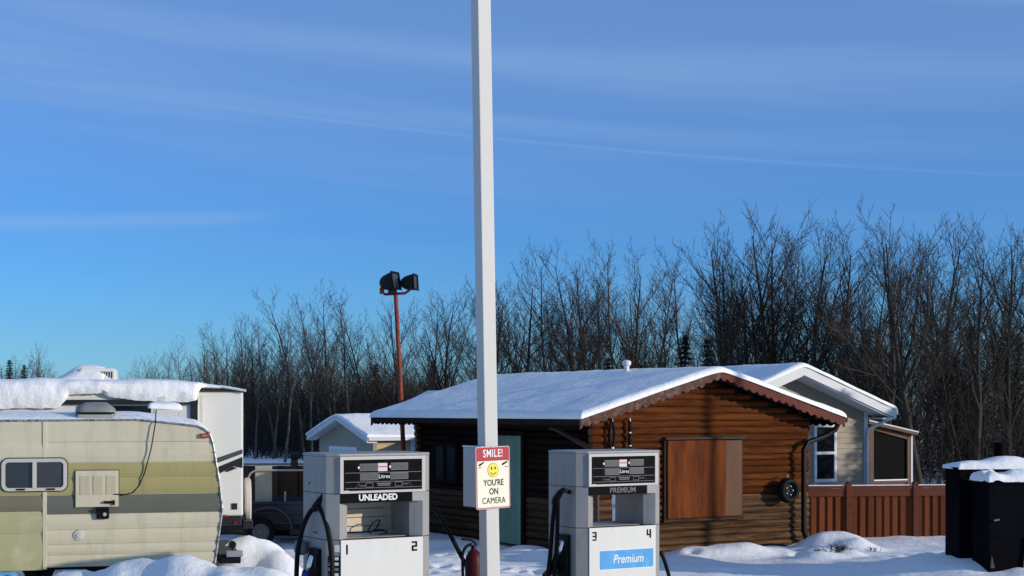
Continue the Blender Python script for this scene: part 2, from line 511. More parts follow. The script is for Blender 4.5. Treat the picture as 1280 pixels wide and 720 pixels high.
# crown outline of the wood in the photograph: (column, row of tree tops), depth follows from an 8.5 m tree
TOPS = [(-60, 452), (0, 448), (45, 428), (80, 462), (130, 458), (180, 440), (230, 424), (270, 408), (300, 405), (330, 398), (380, 372), (420, 355), (470, 372), (520, 372), (560, 362), (600, 362),
        (625, 350), (660, 328), (690, 315), (720, 305), (755, 322), (785, 306), (815, 318), (845, 362), (870, 312), (895, 285), (925, 275), (950, 258), (990, 262), (1020, 285), (1050, 285),
        (1080, 290), (1105, 270), (1150, 265), (1190, 275), (1225, 290), (1260, 270), (1290, 240), (1340, 250)]
def top_at(px):
    for (a, ya), (b, yb) in zip(TOPS, TOPS[1:]):
        if a <= px <= b: return ya + (yb - ya) * (px - a) / (b - a)
    return 300
def depth_at(px):
    """front edge of the wood"""
    D = [(-80, 150), (100, 150), (180, 125), (250, 90), (300, 68), (400, 66), (560, 66), (640, 60), (760, 54), (900, 47), (1100, 43), (1400, 42)]
    for (a, ya), (b, yb) in zip(D, D[1:]):
        if a <= px <= b: return ya + (yb - ya) * (px - a) / (b - a)
    return 60
rt = random.Random(21)
# individually read front trees
FRONT = [(45, 428, 'a'), (20, 446, 'a'), (180, 441, 'a'), (205, 436, 'a'), (232, 421, 'a'), (262, 415, 'a'), (275, 404, 'a'), (300, 408, 'a'), (322, 398, 'a'), (345, 392, 'c'), (380, 364, 'a'), (400, 362, 'c'),
         (420, 352, 'a'), (440, 362, 'c'), (462, 372, 'a'), (500, 372, 'b'), (530, 368, 'a'), (556, 360, 'b'), (585, 360, 'a'), (622, 348, 'b'), (660, 330, 'b'), (690, 314, 'a'), (725, 303, 'a'), (735, 318, 'b'), (752, 330, 'a'),
         (782, 304, 'a'), (800, 316, 'b'), (818, 318, 'a'), (832, 345, 'a'), (872, 312, 'a'), (905, 280, 'b'), (945, 257, 'b'), (985, 266, 'b'), (1022, 284, 'b'), (1060, 286, 'b'), (1108, 272, 'b'), (1150, 264, 'b'), (1188, 277, 'b'), (1222, 290, 'b'), (1258, 274, 'b'), (1290, 240, 'b'), (925, 300, 'a'), (1004, 300, 'a'), (1085, 305, 'a'), (1205, 310, 'a')]
for i, (px, py, k) in enumerate(FRONT):
    Y = depth_at(px) * rt.uniform(0.97, 1.06)
    p = P(px, py, Y)
    lst = {'a': protos_a, 'b': protos_b, 'c': protos_c}[k]
    pr = lst[i % len(lst)]
    put_tree(pr, p.x, Y, max(0.3, p.z / 8.95), rt.uniform(0, 360), rt.uniform(-2.5, 2.5))
# the ranks behind them
for i in range(66):
    px = -60 + 1400 * ((i * 0.618034) % 1.0) + rt.uniform(-5, 5)
    Y = depth_at(px) * rt.uniform(1.05, 1.45)
    p = P(px, top_at(px) + (rt.uniform(6, 40) * 0.8 if px < 320 else rt.uniform(40, 130)), Y)
    pale = (300 < px < 470 and rt.random() < 0.45)
    lst = protos_c if pale else (protos_a if rt.random() < 0.6 else protos_b)
    put_tree(lst[i % len(lst)], p.x, Y, max(0.3, p.z / 9.2), rt.uniform(0, 360), rt.uniform(-3, 3))
# leaning pale trunks at the left edge of the wood
for i in range(15):
    px = 306 + i * 9.5 + rt.uniform(-4, 4)
    Y = rt.uniform(62, 74)
    p = P(px + 12, rt.uniform(395, 450), Y)
    put_tree(protos_c[i % 3], (px - 640) / FPX * Y, Y, p.z / 8.4, rt.uniform(-25, 25), rt.uniform(1, 9))

# spruces
def make_spruce(seed, H):
    rg = random.Random(seed); tr = MB(); cr = MB()
    tr.tube([(0, 0, -.2), (0, 0, H * .5), (0, 0, H)], [0.09, 0.06, 0.01], 7, caps=False)
    z = 0.35
    while z < H - 0.05:
        t = z / H
        Rr = (0.30 * H) * (1 - t) ** 0.85 + 0.05
        nb = int(14 + 14 * (1 - t))
        for k in range(nb):
            a = rg.uniform(0, 2 * math.pi); L = Rr * rg.uniform(0.6, 1.12)
            dx, dy = math.cos(a), math.sin(a)
            m = max(3, int(L / 0.11))
            for j in range(m):
                s = (j + rg.random()) / m
                c = Vector((dx * L * s, dy * L * s, z - 0.30 * L * s + 0.18 * L * s * s + rg.gauss(0, .03)))
                for w in range(2):
                    ww = 0.17 * (1.15 - 0.6 * s)
                    o1 = Vector((dx * .12 + rg.gauss(0, ww), dy * .12 + rg.gauss(0, ww), rg.gauss(-.05, .05)))
                    o2 = Vector((-dy, dx, 0)) * rg.uniform(.03, .06)
                    cr.add([c - o2, c + o2, c + o1], [(0, 1, 2)])
        z += 0.16 + 0.05 * (1 - t)
    return tr, cr
sp_protos = []
for i in range(3):
    a, b = make_spruce(50 + i, 5.0)
    e = empty('spruce_tree', (0, 0, 0), 0, 'dark green spruce among the bare aspens', 'tree', 'spruces in the wood')
    a.build('trunk', BARK, e, fixn=False); b.build('crown', NEEDLE, e, fixn=False)
    sp_protos.append(e)
SPR = [(856, 420, 52), (884, 424, 54), (966, 425, 54), (1086, 411, 54), (1068, 440, 56), (1118, 428, 56), (1213, 408, 54), (1195, 445, 58), (1272, 422, 52), (12, 450, 150), (30, 456, 150), (-10, 452, 150), (645, 455, 66), (598, 450, 70), (540, 452, 72), (700, 452, 64), (760, 448, 60), (800, 455, 60), (470, 455, 76)]
for i, (px, py, Y) in enumerate(SPR):
    if px > 600: Y *= 0.92
    p = P(px, py, Y)
    o = put_tree(sp_protos[i % 3], p.x, Y, p.z / 5.0, rt.uniform(0, 360))
    if Y > 100: o['label'] = 'small distant spruce beyond the travel trailers'; o['group'] = 'far spruces beyond the trailers'

# undergrowth: a mass of twigs, nobody could count it
br = MB(); rb = random.Random(5)
for i in range(19000):
    px = rb.uniform(-80, 1400)
    if rb.random() < 0.30: px = rb.uniform(285, 560)
    if px < 290 and rb.random() < 0.6: continue
    Y = depth_at(px) * rb.uniform(0.99, 1.5)
    hmax = 2.2
    x = (px - 640) / FPX * Y
    h = hmax * rb.random() ** 0.8 + 0.5
    r = 0.006 + 0.010 * rb.random()
    ln = Vector((rb.gauss(0, .35), rb.gauss(0, .35), 1))
    z0 = -0.1 if rb.random() < .55 else rb.uniform(0.2, 2.4)
    b0 = Vector((x, Y, z0)); b1 = b0 + ln * h * 0.55 + Vector((rb.gauss(0, .1), rb.gauss(0, .1), 0)); b2 = b0 + ln * h + Vector((rb.gauss(0, .3), rb.gauss(0, .3), 0))
    br.tube([b0, b1, b2], [r, r * .8, .003], 3, caps=False)
    for q in range(3):
        t0 = b0.lerp(b2, rb.uniform(.3, .9)); br.tube([t0, t0 + Vector((rb.gauss(0, .35), rb.gauss(0, .35), rb.uniform(.1, .7)))], [r * .6, .003], 3, caps=False)
tag(br.build('undergrowth', BRUSH, fixn=False), 'tangle of brown bare undergrowth filling the wood', 'undergrowth', kind='stuff')

# ---------------------------------------------------------------- snow caps
def snow_cap(name, x0, x1, y0, y1, zfun, T, edge, step, label, parent_xf, seed=0, drop=0.03, bump_amp=0.02, right_edge=None):
    """rounded snow sheet over a roof; zfun(x, y) gives the roof surface in the frame parent_xf=(loc, yaw)"""
    nxx = max(8, int((x1 - x0) / step)); nyy = max(8, int((y1 - y0) / step))
    def ax(a, b, n):
        # denser towards the edges
        return [a + (b - a) * (0.5 - 0.5 * math.cos(math.pi * (i / n)) * (0.75 + 0.25 * abs(math.cos(math.pi * i / n)))) for i in range(n + 1)]
    xs = ax(x0, x1, nxx); ys = ax(y0, y1, nyy)
    v = []
    for j, y in enumerate(ys):
        for i, x in enumerate(xs):
            wobx = 0.02 * mnoise.noise((y * 3, seed, 2.2)); woby = 0.02 * mnoise.noise((x * 3, seed, 5.2))
            d = min(x - x0, x1 - x, y - y0, y1 - y)
            e = min(1.0, d / edge)
            prof = math.sqrt(max(0, 1 - (1 - e) ** 2))
            n = mnoise.noise((x * 1.3, y * 1.3, seed)) * bump_amp * 1.4 + mnoise.noise((x * 5, y * 5, seed)) * bump_amp * .5
            z = zfun(x, y) + 0.004 + prof * (T + n) - (drop if d < 1e-6 else 0)
            xx = x + (wobx if i in (0, nxx) else 0); yy = y + (woby if j in (0, nyy) else 0)
            v.append((xx, yy, z))
    m = MB(); w = nxx + 1
    m.v = v
    m.f = [(j * w + i, j * w + i + 1, (j + 1) * w + i + 1, (j + 1) * w + i) for j in range(nyy) for i in range(nxx)]
    m.mi = [0] * len(m.f)
    o = m.build(name, SNOW, smooth=True, fixn=False, loc=parent_xf[0], rot=(0, 0, R(parent_xf[1])))
    return tag(o, label, 'snow', kind='stuff')

# ================================================================ log cabin
CAB = Plane(745, 23.0, 32.3)
cabin = empty('log_cabin', (CAB.X0, CAB.Y0, 0), 32.3, 'brown log cabin with boarded window and scalloped roof trim', 'cabin')
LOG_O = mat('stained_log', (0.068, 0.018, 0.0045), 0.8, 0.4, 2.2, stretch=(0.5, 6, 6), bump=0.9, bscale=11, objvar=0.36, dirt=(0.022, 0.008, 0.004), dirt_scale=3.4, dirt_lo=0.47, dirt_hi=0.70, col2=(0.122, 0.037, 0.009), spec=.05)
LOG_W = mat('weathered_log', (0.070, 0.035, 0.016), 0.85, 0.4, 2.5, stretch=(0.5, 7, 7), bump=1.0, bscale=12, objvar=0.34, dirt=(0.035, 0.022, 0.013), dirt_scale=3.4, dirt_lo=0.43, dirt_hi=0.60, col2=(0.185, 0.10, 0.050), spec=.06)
LOG_D = mat('shade_darkened_log', (0.008, 0.004, 0.003), 0.85, 0.4, 2.5, stretch=(6, 0.5, 6), bump=0.6, bscale=10, objvar=0.25, col2=(0.016, 0.009, 0.006), spec=.06)  # log colour darkened to hold the deep shade of the side wall
LOG_DW = mat('weathered_shaded_log', (0.026, 0.016, 0.010), 0.9, 0.4, 2.5, stretch=(6, 0.5, 6), bump=0.8, bscale=10, objvar=0.25, col2=(0.085, 0.052, 0.030), spec=.06)  # weathered wood, with the side wall's shade also put into its colour
LOG_END = mat('log_end_grain', (0.16, 0.085, 0.04), 0.85, 0.3, 9, objvar=0.3)
W, LEN = 4.25, 5.6
PITCH = math.atan2(0.735, 2.625)
def roof_z(x): return 2.86 - abs(x - W / 2) * math.tan(PITCH)
core = MB()
core.prism([(0.09, 0.0), (W - 0.09, 0.0), (W - 0.09, roof_z(0.09) - .08), (W / 2, roof_z(W / 2) - .10), (0.09, roof_z(0.09) - .08)], 0.09, LEN - 0.09, 'y')
core.build('wall', mat('cabin_chinking', (0.03, 0.018, 0.01), 0.95), cabin)
def log_mesh(axis, L, r, rg, nseg=9, sides=14):
    m = MB(); pts = []; rad = []
    ph = rg.uniform(0, 9)
    for i in range(nseg + 1):
        t = i / nseg - 0.5
        a = t * L
        w = r * (1 + 0.11 * mnoise.noise((a * 1.7, ph, 0)))
        off = 0.011 * mnoise.noise((a * 1.1, ph, 5))
        pts.append((a, off, off * .7) if axis == 'x' else (off, a, off * .7)); rad.append(w)
    pts = [pts[0]] + pts + [pts[-1]]; rad = [rad[0] * 0.86] + rad + [rad[-1] * 0.86]
    e = 0.012
    p0 = Vector(pts[0]); p1 = Vector(pts[-1])
    d = Vector((1, 0, 0)) if axis == 'x' else Vector((0, 1, 0))
    pts[0] = p0 - d * e; pts[-1] = p1 + d * e
    m.tube(pts, rad, sides, caps=True)
    n = len(m.f); m.mi[n - 1] = 1; m.mi[n - 2] = 1
    return m
rl = random.Random(3)
z = 0.02; k = 0
while z < 2.78:
    rr = rl.uniform(0.045, 0.064)
    zc = z + rr * 0.96
    top = zc + rr * .7
    xa, xb = -0.05 - rl.uniform(0, .03), W + 0.07 + rl.uniform(0, .05)
    if top > roof_z(0) - 0.07:
        hw = (2.86 - 0.10 - top) / math.tan(PITCH)
        if hw < 0.12: break
        xa, xb = W / 2 - hw, W / 2 + hw
    # gable logs; short stubs where the boarded window interrupts them are hidden by the boards
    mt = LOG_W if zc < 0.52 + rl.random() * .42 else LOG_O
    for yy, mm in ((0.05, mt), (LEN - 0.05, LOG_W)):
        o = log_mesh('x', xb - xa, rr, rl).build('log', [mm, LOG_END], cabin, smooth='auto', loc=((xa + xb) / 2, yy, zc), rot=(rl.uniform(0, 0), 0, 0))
    if zc + .5 * rr < roof_z(0) - 0.04:
        zs = zc + rr * 0.95
        r2 = rr
        for xx in (0.05, W - 0.05):
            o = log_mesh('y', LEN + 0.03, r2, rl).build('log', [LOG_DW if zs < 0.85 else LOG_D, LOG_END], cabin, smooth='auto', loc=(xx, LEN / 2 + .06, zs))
    z += rr * 1.86; k += 1
# bottom sill
MB().box(-.1, W + .12, -.05, .2, -.2, .05).build('sill', LOG_DW, cabin, bevel=.01)
# boarded window
PLY = mat('orange_plywood', (0.105, 0.025, 0.006), 0.8, 0.35, 2.2, stretch=(3.2, 3.2, 0.55), bump=0.15, bscale=20, dirt=(0.042, 0.012, 0.005), dirt_scale=2.6, dirt_lo=0.44, dirt_hi=0.68, col2=(0.165, 0.046, 0.011), spec=.08)
PLY_G = mat('weathered_plywood', (0.10, 0.045, 0.019), 0.8, 0.25, 2, stretch=(3, 3, .4), bump=0.2, bscale=20, dirt=(0.07, .04, .02), dirt_scale=3)
(ua, za), (ub, zb) = CAB.uz(835, 551, -0.07), CAB.uz(928, 644, -0.07)
uc = CAB.uz(907, 600, -0.07)[0]
win = MB().box(ua - .05, ub + .03, -0.045, 0.10, zb - .05, za + .06).build('window_surround', mat('dark_gap', (0.02, 0.010, 0.006), 0.9), cabin)
MB().box(ua, uc - .003, -0.072, -0.046, zb, za).build('plywood_panel', PLY, cabin, bevel=.003)
MB().box(uc + .003, ub, -0.066, -0.046, zb, za - .01).build('plywood_panel', PLY_G, cabin, bevel=.003)
MB().box(ua - .06, ub + .05, -0.105, -0.02, za + .015, za + .05).build('drip_board', mat('dark_trim_board', (0.035, 0.017, 0.010), .8), cabin, bevel=.005)
MB().box(ua - .10, ub + .02, -0.10, -0.03, zb - .055, zb - .012).build('window_ledge', LOG_W, cabin, bevel=.008)
# green door and dark window in the side wall (x = 0 side)
def side_y(px):
    rx = (px - 640.0) / FPX
    # point on x=-0.04 line: world = origin + y*(-s, c)
    return (CAB.X0 - rx * CAB.Y0) / (CAB.s + rx * CAB.c)
GREEN = mat('green_door_paint', (0.14, 0.245, 0.185), 0.8, 0.15, 3, stretch=(2, 2, .5), dirt=(0.09, 0.16, 0.125), dirt_scale=4)
y0d, y1d = side_y(655), side_y(624)
zd = 1.82
door = MB().box(-0.075, -0.02, y0d, y1d, 0.05, zd).build('door', GREEN, cabin, bevel=.006)
for i in range(1, 5):
    yy = y0d + (y1d - y0d) * i / 5
    MB().box(-0.079, -0.074, yy - .006, yy + .006, 0.06, zd - .01).build('batten', GREEN, door)
MB().tube([(-0.14, y1d - .1, 0.98), (-0.075, y1d - .1, 0.98)], .022, 8).build('door_handle', STEEL, door)
MB().box(-0.06, 0.0, y0d - .07, y0d, 0.0, zd + .07).box(-0.06, 0.0, y1d, y1d + .07, 0.0, zd + .07).box(-0.061, 0.0, y0d, y1d, zd, zd + .071).build('door_frame', LOG_D, cabin)
y0w, y1w = side_y(572), side_y(546)
winf = MB()
for b in ((y0w - .06, y0w, .95, 1.65), (y1w, y1w + .06, .95, 1.65), (y0w, y1w, 1.59, 1.65), (y0w, y1w, .95, 1.01), ((y0w + y1w) / 2 - .02, (y0w + y1w) / 2 + .02, 1.01, 1.59)):
    winf.box(-0.07, -0.02, b[0], b[1], b[2], b[3])
wf = winf.build('window_frame', mat('grey_window_wood', (0.010, 0.009, 0.009), .9, spec=.03), cabin)
MB().box(-0.05, -0.035, y0w, y1w, 1.0, 1.6).build('pane', mat('dim_cabin_glass', (.006, .007, .008), .5, spec=.06), wf)
# roof
OVF, OVS, OVB = 0.38, 0.53, 0.80
ROOFM = mat('dark_roof_deck', (0.022, 0.016, 0.012), 0.85)
for s in (-1, 1):
    xe = W / 2 + s * (W / 2 + OVS)
    poly = [(W / 2, 2.86), (xe, roof_z(xe)), (xe, roof_z(xe) - 0.05), (W / 2, 2.86 - 0.05)]
    MB().prism(poly, -OVF + .02, LEN + OVB - .02, 'y').build('roof', ROOFM, cabin)
    MB().box(min(xe, xe - s * .03) + (s * .016), max(xe, xe - s * .03) + (s * .016), -OVF + .03, LEN + OVB - .03, roof_z(xe) - .10, roof_z(xe) + .012).build('eave_board', mat('eave_fascia', (0.018, 0.012, 0.010), .85, .3, 4, spec=.1), cabin)
# scalloped barge boards
BARGE = mat('flaking_red_trim', (0.075, 0.026, 0.016), 0.8, 0.4, 5, bump=0.9, bscale=26, dirt=(0.16, 0.10, 0.075), dirt_scale=14, dirt_lo=0.5, dirt_hi=0.62)
BARGE_R = mat('red_scalloped_trim', (0.105, 0.018, 0.009), 0.8, 0.4, 6, bump=0.7, bscale=26, dirt=(0.055, 0.02, 0.013), dirt_scale=7, dirt_lo=0.5, dirt_hi=0.66)
def barge(s, y, m):
    L = (W / 2 + OVS + 0.02)
    n = 96; up = []; lo = []
    for i in range(n + 1):
        d = L * i / n
        x = W / 2 + s * d; zt = 2.86 + 0.012 - d * math.tan(PITCH)
        up.append((x, zt))
        sc = abs(math.sin(math.pi * d / 0.155 + 0.4))
        depth = 0.120 + 0.05 * sc + 0.028 * mnoise.noise((d * 6, s, y))
        if d < 0.35: depth += -0.03 * math.cos(math.pi * d / .7) 
        lo.append((x, zt - depth))
    mb = MB()
    # strips keep the n-gon convex
    t = 0.03
    for i in range(n):
        a, b, c, d2 = up[i], up[i + 1], lo[i + 1], lo[i]
        o = len(mb.v)
        mb.v += [(a[0], y, a[1]), (b[0], y, b[1]), (c[0], y, c[1]), (d2[0], y, d2[1]), (a[0], y + t, a[1]), (b[0], y + t, b[1]), (c[0], y + t, c[1]), (d2[0], y + t, d2[1])]
        fs = [(0, 3, 2, 1), (4, 5, 6, 7), (0, 1, 5, 4), (3, 7, 6, 2)]
        if i == n - 1: fs.append((1, 2, 6, 5))
        mb.f += [tuple(q + o for q in f) for f in fs]; mb.mi += [0] * len(fs)
    return mb.build('barge_board', m, cabin)
barge(-1, -OVF, BARGE); barge(1, -OVF, BARGE_R); barge(-1, LEN + OVB - .03, BARGE); barge(1, LEN + OVB - .03, BARGE)
# scalloped trim hanging under both side eaves
for s in (-1, 1):
    xe2 = W / 2 + s * (W / 2 + OVS - .03); et = MB(); n_ = 150; t_ = .018; y0_, y1_ = -OVF + .06, LEN + OVB - .05
    for i in range(n_):
        ya_, yb_ = y0_ + (y1_ - y0_) * i / n_, y0_ + (y1_ - y0_) * (i + 1) / n_
        zu_ = roof_z(xe2) - .051
        da_, db_ = (.06 + .045 * abs(math.sin(math.pi * q / .17)) for q in (ya_, yb_))
        et.add([(xe2, ya_, zu_), (xe2, yb_, zu_), (xe2, yb_, zu_ - db_), (xe2, ya_, zu_ - da_), (xe2 + t_, ya_, zu_), (xe2 + t_, yb_, zu_), (xe2 + t_, yb_, zu_ - db_), (xe2 + t_, ya_, zu_ - da_)],
               [(0, 3, 2, 1), (4, 5, 6, 7), (3, 7, 6, 2), (0, 1, 5, 4)])
    et.build('eave_trim', LOG_D, cabin)
# rafters tails / look-outs under the front overhang
for x in (0.0, W / 2, W):
    MB().box(x - .06, x + .06, -OVF + .06, 0.02, roof_z(x) - .17, roof_z(x) - .055 - (0.02 if x != W / 2 else 0)).build('lookout_beam', LOG_D, cabin, bevel=.01)
# snow on the roof
def cabroof(x, y):
    d = abs(x - W / 2)
    return 2.86 - math.sqrt(d * d + 0.012) * math.tan(PITCH) + 0.02 - .012 * (y / LEN)
snow_cap('roof_snow', -OVS - .03, W + OVS + .03, -OVF - .03, LEN + OVB + .03, cabroof, 0.085, 0.12, 0.06, 'smooth snow blanket on the log cabin roof', ((CAB.X0, CAB.Y0, 0), 32.3), seed=3.3, drop=0.02, bump_amp=.014)
# roof vent pipe with cap
up_ = CAB.uz(775, 460, 0)
vy = 1.75
vent = empty('roof_vent', CAB.world(W / 2 - .25, vy, roof_z(W / 2 - .25)), 32.3, 'white round vent pipe sticking out of the cabin roof snow', 'vent')
MB().lathe([(0.045, -.06), (0.045, 0.19), (0.04, 0.195)], sides=16).build('pipe', WHITE, vent, smooth='auto')
MB().lathe([(0.03, .185), (0.065, 0.195), (0.078, 0.23), (0.074, 0.265), (0.04, 0.285), (0.0, .29)], sides=16).build('cap', WHITE, vent, smooth='auto')
# gutter and black downpipe at the right corner
dpts = [CAB.uz(px, py, -.12) for px, py in ((1044, 528), (1040, 537), (1030, 545), (1008, 553), (1003, 562), (1003, 664), (1006, 672), (1013, 676))]
MB().tube([(u, -0.20 if i < 2 else -0.15, zz) for i, (u, zz) in enumerate(dpts)], .042, 10).build('downpipe', BLACK, cabin, smooth='auto')
xe = W + OVS + .05
MB().prism([(xe - .01, roof_z(W + OVS) + .0), (xe + .09, roof_z(W + OVS) + .0), (xe + .075, roof_z(W + OVS) - .085), (xe + .005, roof_z(W + OVS) - .085)], -OVF + .05, LEN + OVB - .05, 'y').build('gutter', BLACK, cabin)
# brown downpipe slanting along the shaded side wall near the corner
MB().tube([(-OVS + .1, 0.62, 1.98), (-0.34, 0.55, 1.95), (-0.16, 0.10, 1.72), (-.10, -0.10, 1.62), (-.08, -.13, 1.5), (-.08, -.13, 0.1)], .040, 8).build('downpipe', mat('brown_pipe', (0.03, .017, .012), .6), cabin, smooth='auto')

# things hanging on the gable
def gable_pt(px, py, back=-0.1):
    u, zz = CAB.uz(px, py, back)
    return CAB.world(u, back, zz)
tp = gable_pt(985, 613, -0.20)
tire = empty('car_tire', tp, 32.3, 'black car tire with rim hung on the log wall', 'tire')
prof = []
for i in range(17):
    a = -math.pi + 2 * math.pi * i / 16
    prof.append((0.158 + 0.052 * math.cos(a) * (1.0), 0.085 * math.sin(a)))
tm = MB(); tm.lathe(prof, axis='y', sides=32); tm.f = tm.f[:-2]; tm.mi = tm.mi[:-2]
tm.build('tyre', RUBBER, tire, smooth=True)
MB().lathe([(0.0, -.01), (0.035, -.012), (0.055, -.035), (0.10, -.02), (0.118, -.07), (0.122, -.02), (0.12, .05), (0.0, .05)], axis='y', sides=28).build('rim', mat('dark_rim', (0.018, .018, .019), .6, .3, 8, spec=.1), tire, smooth='auto')
for i in range(5):
    a = 2 * math.pi * i / 5
    MB().lathe([(0.008, -.045), (0.008, -.02)], c=(.075 * math.cos(a), 0, .075 * math.sin(a)), axis='y', sides=8).build('wheel_nut', STEEL, tire)
MB().tube([(0, .14, .24), (0, .02, .25), (0, .0, .20), (0, 0, .13)], .008, 6).build('hook', STEEL, tire)
h1 = empty('hanging_rope_loop', gable_pt(765, 527, -.07), 32.3, 'black rope doubled in a loop hanging from the cabin gable', 'rope')
pts1 = [(-.03 + .01 * math.sin(i), 0.0, -i * .055) for i in range(12)]
MB().tube([(0, 0, 0.02), (-.035, 0, -.08), (-.045, 0, -.2), (-.03, 0, -.33), (-.01, 0, -.50), (0, 0, -.62)], .022, 8).build('strand', RUBBER, h1, smooth=True)
MB().tube([(0, 0, 0.02), (.035, 0, -.08), (.045, 0, -.2), (.03, 0, -.33), (.012, 0, -.50), (0, 0, -.62)], .022, 8).build('strand', RUBBER, h1, smooth=True)
MB().lathe([(.036, -.41), (.036, -.385)], sides=10).build('cord_wrap', STEEL, h1)
MB().tube([(0, .10, .035), (0, -.01, .035), (0, -.02, 0.0)], .01, 6).build('peg', STEEL, h1)
h2 = empty('hanging_strap', gable_pt(787, 525, -.07), 32.3, 'single black strap with steel rings hanging beside the rope loop', 'strap')
for i in range(3):
    MB().tube([(0, 0, -.01 - i * .20), (.006, 0, -.10 - i * .2), (0, 0, -.185 - i * .20)], [.024, .030, .024], 8).build('strap_link', RUBBER, h2, smooth=True)
    MB().lathe([(.03, -.200 - i * .2), (.03, -.184 - i * .2)], sides=10).build('ring', STEEL, h2)
MB().tube([(0, .10, .02), (0, -.01, .02), (0, -.02, -.02)], .01, 6).build('peg', STEEL, h2)
# white standpipe by the corner, seen through the second pump
wp = P(769, 645, 22.0)
spipe = empty('standpipe', (wp.x, wp.y, ground_h(wp.x, wp.y)), 0, 'white plastic pipe standing in the snow by the cabin corner', 'pipe')
MB().lathe([(.042, -.1), (.042, .90), (.05, .905), (.05, 1.0), (.042, 1.005), (.042, 1.10), (.03, 1.12)], sides=14).build('pipe', WHITE, spipe, smooth='auto')
MB().lathe([(.054, .86), (.054, .90)], sides=14).build('coupling', STEEL, spipe)

# ================================================================ beige house behind
VINYL = mat('beige_vinyl', (0.25, 0.195, 0.13), 0.6, 0.06, 2)
VINYL_D = mat('greige_vinyl', (0.31, 0.255, 0.18), 0.6, 0.06, 2)
FASC = mat('white_fascia', (0.52, 0.52, 0.51), 0.5, 0.05, 3)
SHING = mat('roof_shingle', (0.06, 0.055, 0.05), 0.9)
def lap_siding(poly_z, y, x0f, x1f, z0, z1, step=0.12, depth=0.026, face='front'):
    """overlapping clapboards between x0f(z) and x1f(z)"""
    m = MB(); zz = z0
    while zz < z1 - 1e-4:
        zt = min(zz + step, z1)
        a0, a1, b0, b1 = x0f(zz), x1f(zz), x0f(zt), x1f(zt)
        if a1 - a0 > .01:
            if b1 - b0 < .01: b0 = b1 = (b0 + b1) / 2
            v = [(a0, y - depth, zz), (a1, y - depth, zz), (b1, y - .002, zt), (b0, y - .002, zt), (a0, y, zz), (a1, y, zz)]
            m.add(v, [(0, 1, 2, 3), (4, 5, 1, 0)])
        zz += step
    return m
HS = Plane(985, 32.8, 31)
house = empty('beige_house', (HS.X0, HS.Y0, 0), 31, 'beige vinyl sided house with white gable trim behind the cabin', 'house')
hw = 2.25; ez = 2.25; az_ = 3.18; ov = 0.42; HL = 8.0
slope = (az_ - ez) / (hw + ov)
def hz(x): return az_ - abs(x) * slope
MB().prism([(-hw, 0), (hw, 0), (hw, hz(hw) - .06), (0, az_ - .06), (-hw, hz(hw) - .06)], 0.0, HL, 'y').build('wall', VINYL_D, house)
lap_siding(None, -0.004, lambda z: -min(hw, max(0, (az_ - .07 - z) / slope)) , lambda z: min(hw, max(0, (az_ - .07 - z) / slope)), 0.05, az_ - .1).build('siding', VINYL, house, fixn=False)
ls = lap_siding(None, 0.0, lambda z: -HL, lambda z: 0.0, 0.05, hz(hw) - .1)
ls.build('siding', VINYL, house, fixn=False, loc=(-hw - .004, 0, 0), rot=(0, 0, -math.pi / 2))
for s in (-1, 1):
    MB().box(s * hw - .055, s * hw + .055, -.035, .06, 0, hz(hw) - .06).build('corner_trim', FASC, house)
    xe_ = s * (hw + ov)
    MB().prism([(0, az_), (xe_, hz(xe_)), (xe_, hz(xe_) - .05), (0, az_ - .05)], -.48, HL + .4, 'y').build('roof', SHING, house)
    MB().prism([(0, az_ - .005), (xe_ * 1.01, hz(xe_) - .005), (xe_ * 1.01, hz(xe_) - .215), (0, az_ - .215)], -.52, -.485, 'y').build('fascia', FASC, house)
    MB().prism([(0, az_ - .21), (xe_ * .98, hz(xe_) - .20), (xe_ * .98, hz(xe_) - .225), (0, az_ - .235)], -.482, -.02, 'y').build('soffit', FASC, house)
    MB().box(min(xe_, xe_ + s * .1), max(xe_, xe_ + s * .1), -.5, HL + .4, hz(xe_) - .13, hz(xe_) - .02).build('gutter', FASC, house, bevel=.01)
    if s == 1: MB().box(xe_ - .38, xe_ - .004, -.515, -.03, hz(xe_) - .235, hz(xe_) - .2).build('eave_return', FASC, house)
(wa, wz1), (wb, wz0) = HS.uz(1016, 530), HS.uz(1044, 602)
wfr = MB()
for b in ((wa, wa + .07, wz0, wz1), (wb - .07, wb, wz0, wz1), (wa + .07, wb - .07, wz1 - .07, wz1), (wa + .07, wb - .07, wz0, wz0 + .07), (wa + .07, wb - .07, (wz0 + wz1) / 2 - .03, (wz0 + wz1) / 2 + .03)):
    wfr.box(b[0], b[1], -.055, 0.0, b[2], b[3])
wo_ = wfr.build('window', FASC, house)
mid = (wz0 + wz1) / 2
MB().box(wa + .06, wb - .06, -.036, -.030, mid, wz1 - .06).build('pane', GLASS_DARK, wo_)
MB().box(wa + .06, wb - .06, -.030, -.024, wz0 + .06, mid).build('pane', GLASS_DARK, wo_)
MB().box(wa + .1, wb - .16, -.0225, -.0175, wz0 + .07, mid - .03).build('curtain', mat('curtain', (0.10, .11, .09), .9), wo_)
(dwu, dwz) = HS.uz(1083, 560)
MB().tube([(hw + ov - .05, -.42, hz(hw + ov) - .1), (hw + ov - .06, -.40, hz(hw + ov) - .22), (hw + .02, -.10, hz(hw + ov) - .46), (hw, -.08, hz(hw + ov) - .60), (hw, -.08, .1)], .04, 8).build('downpipe', FASC, house, smooth='auto')
def hroof(x, y): return az_ - math.sqrt(x * x + .006) * slope + .01
snow_cap('roof_snow', -hw - ov - .02, hw + ov + .02, -.55, HL + .4, hroof, 0.06, .10, .08, 'snow on the beige house roof above its white gable trim', ((HS.X0, HS.Y0, 0), 31), seed=8.1)
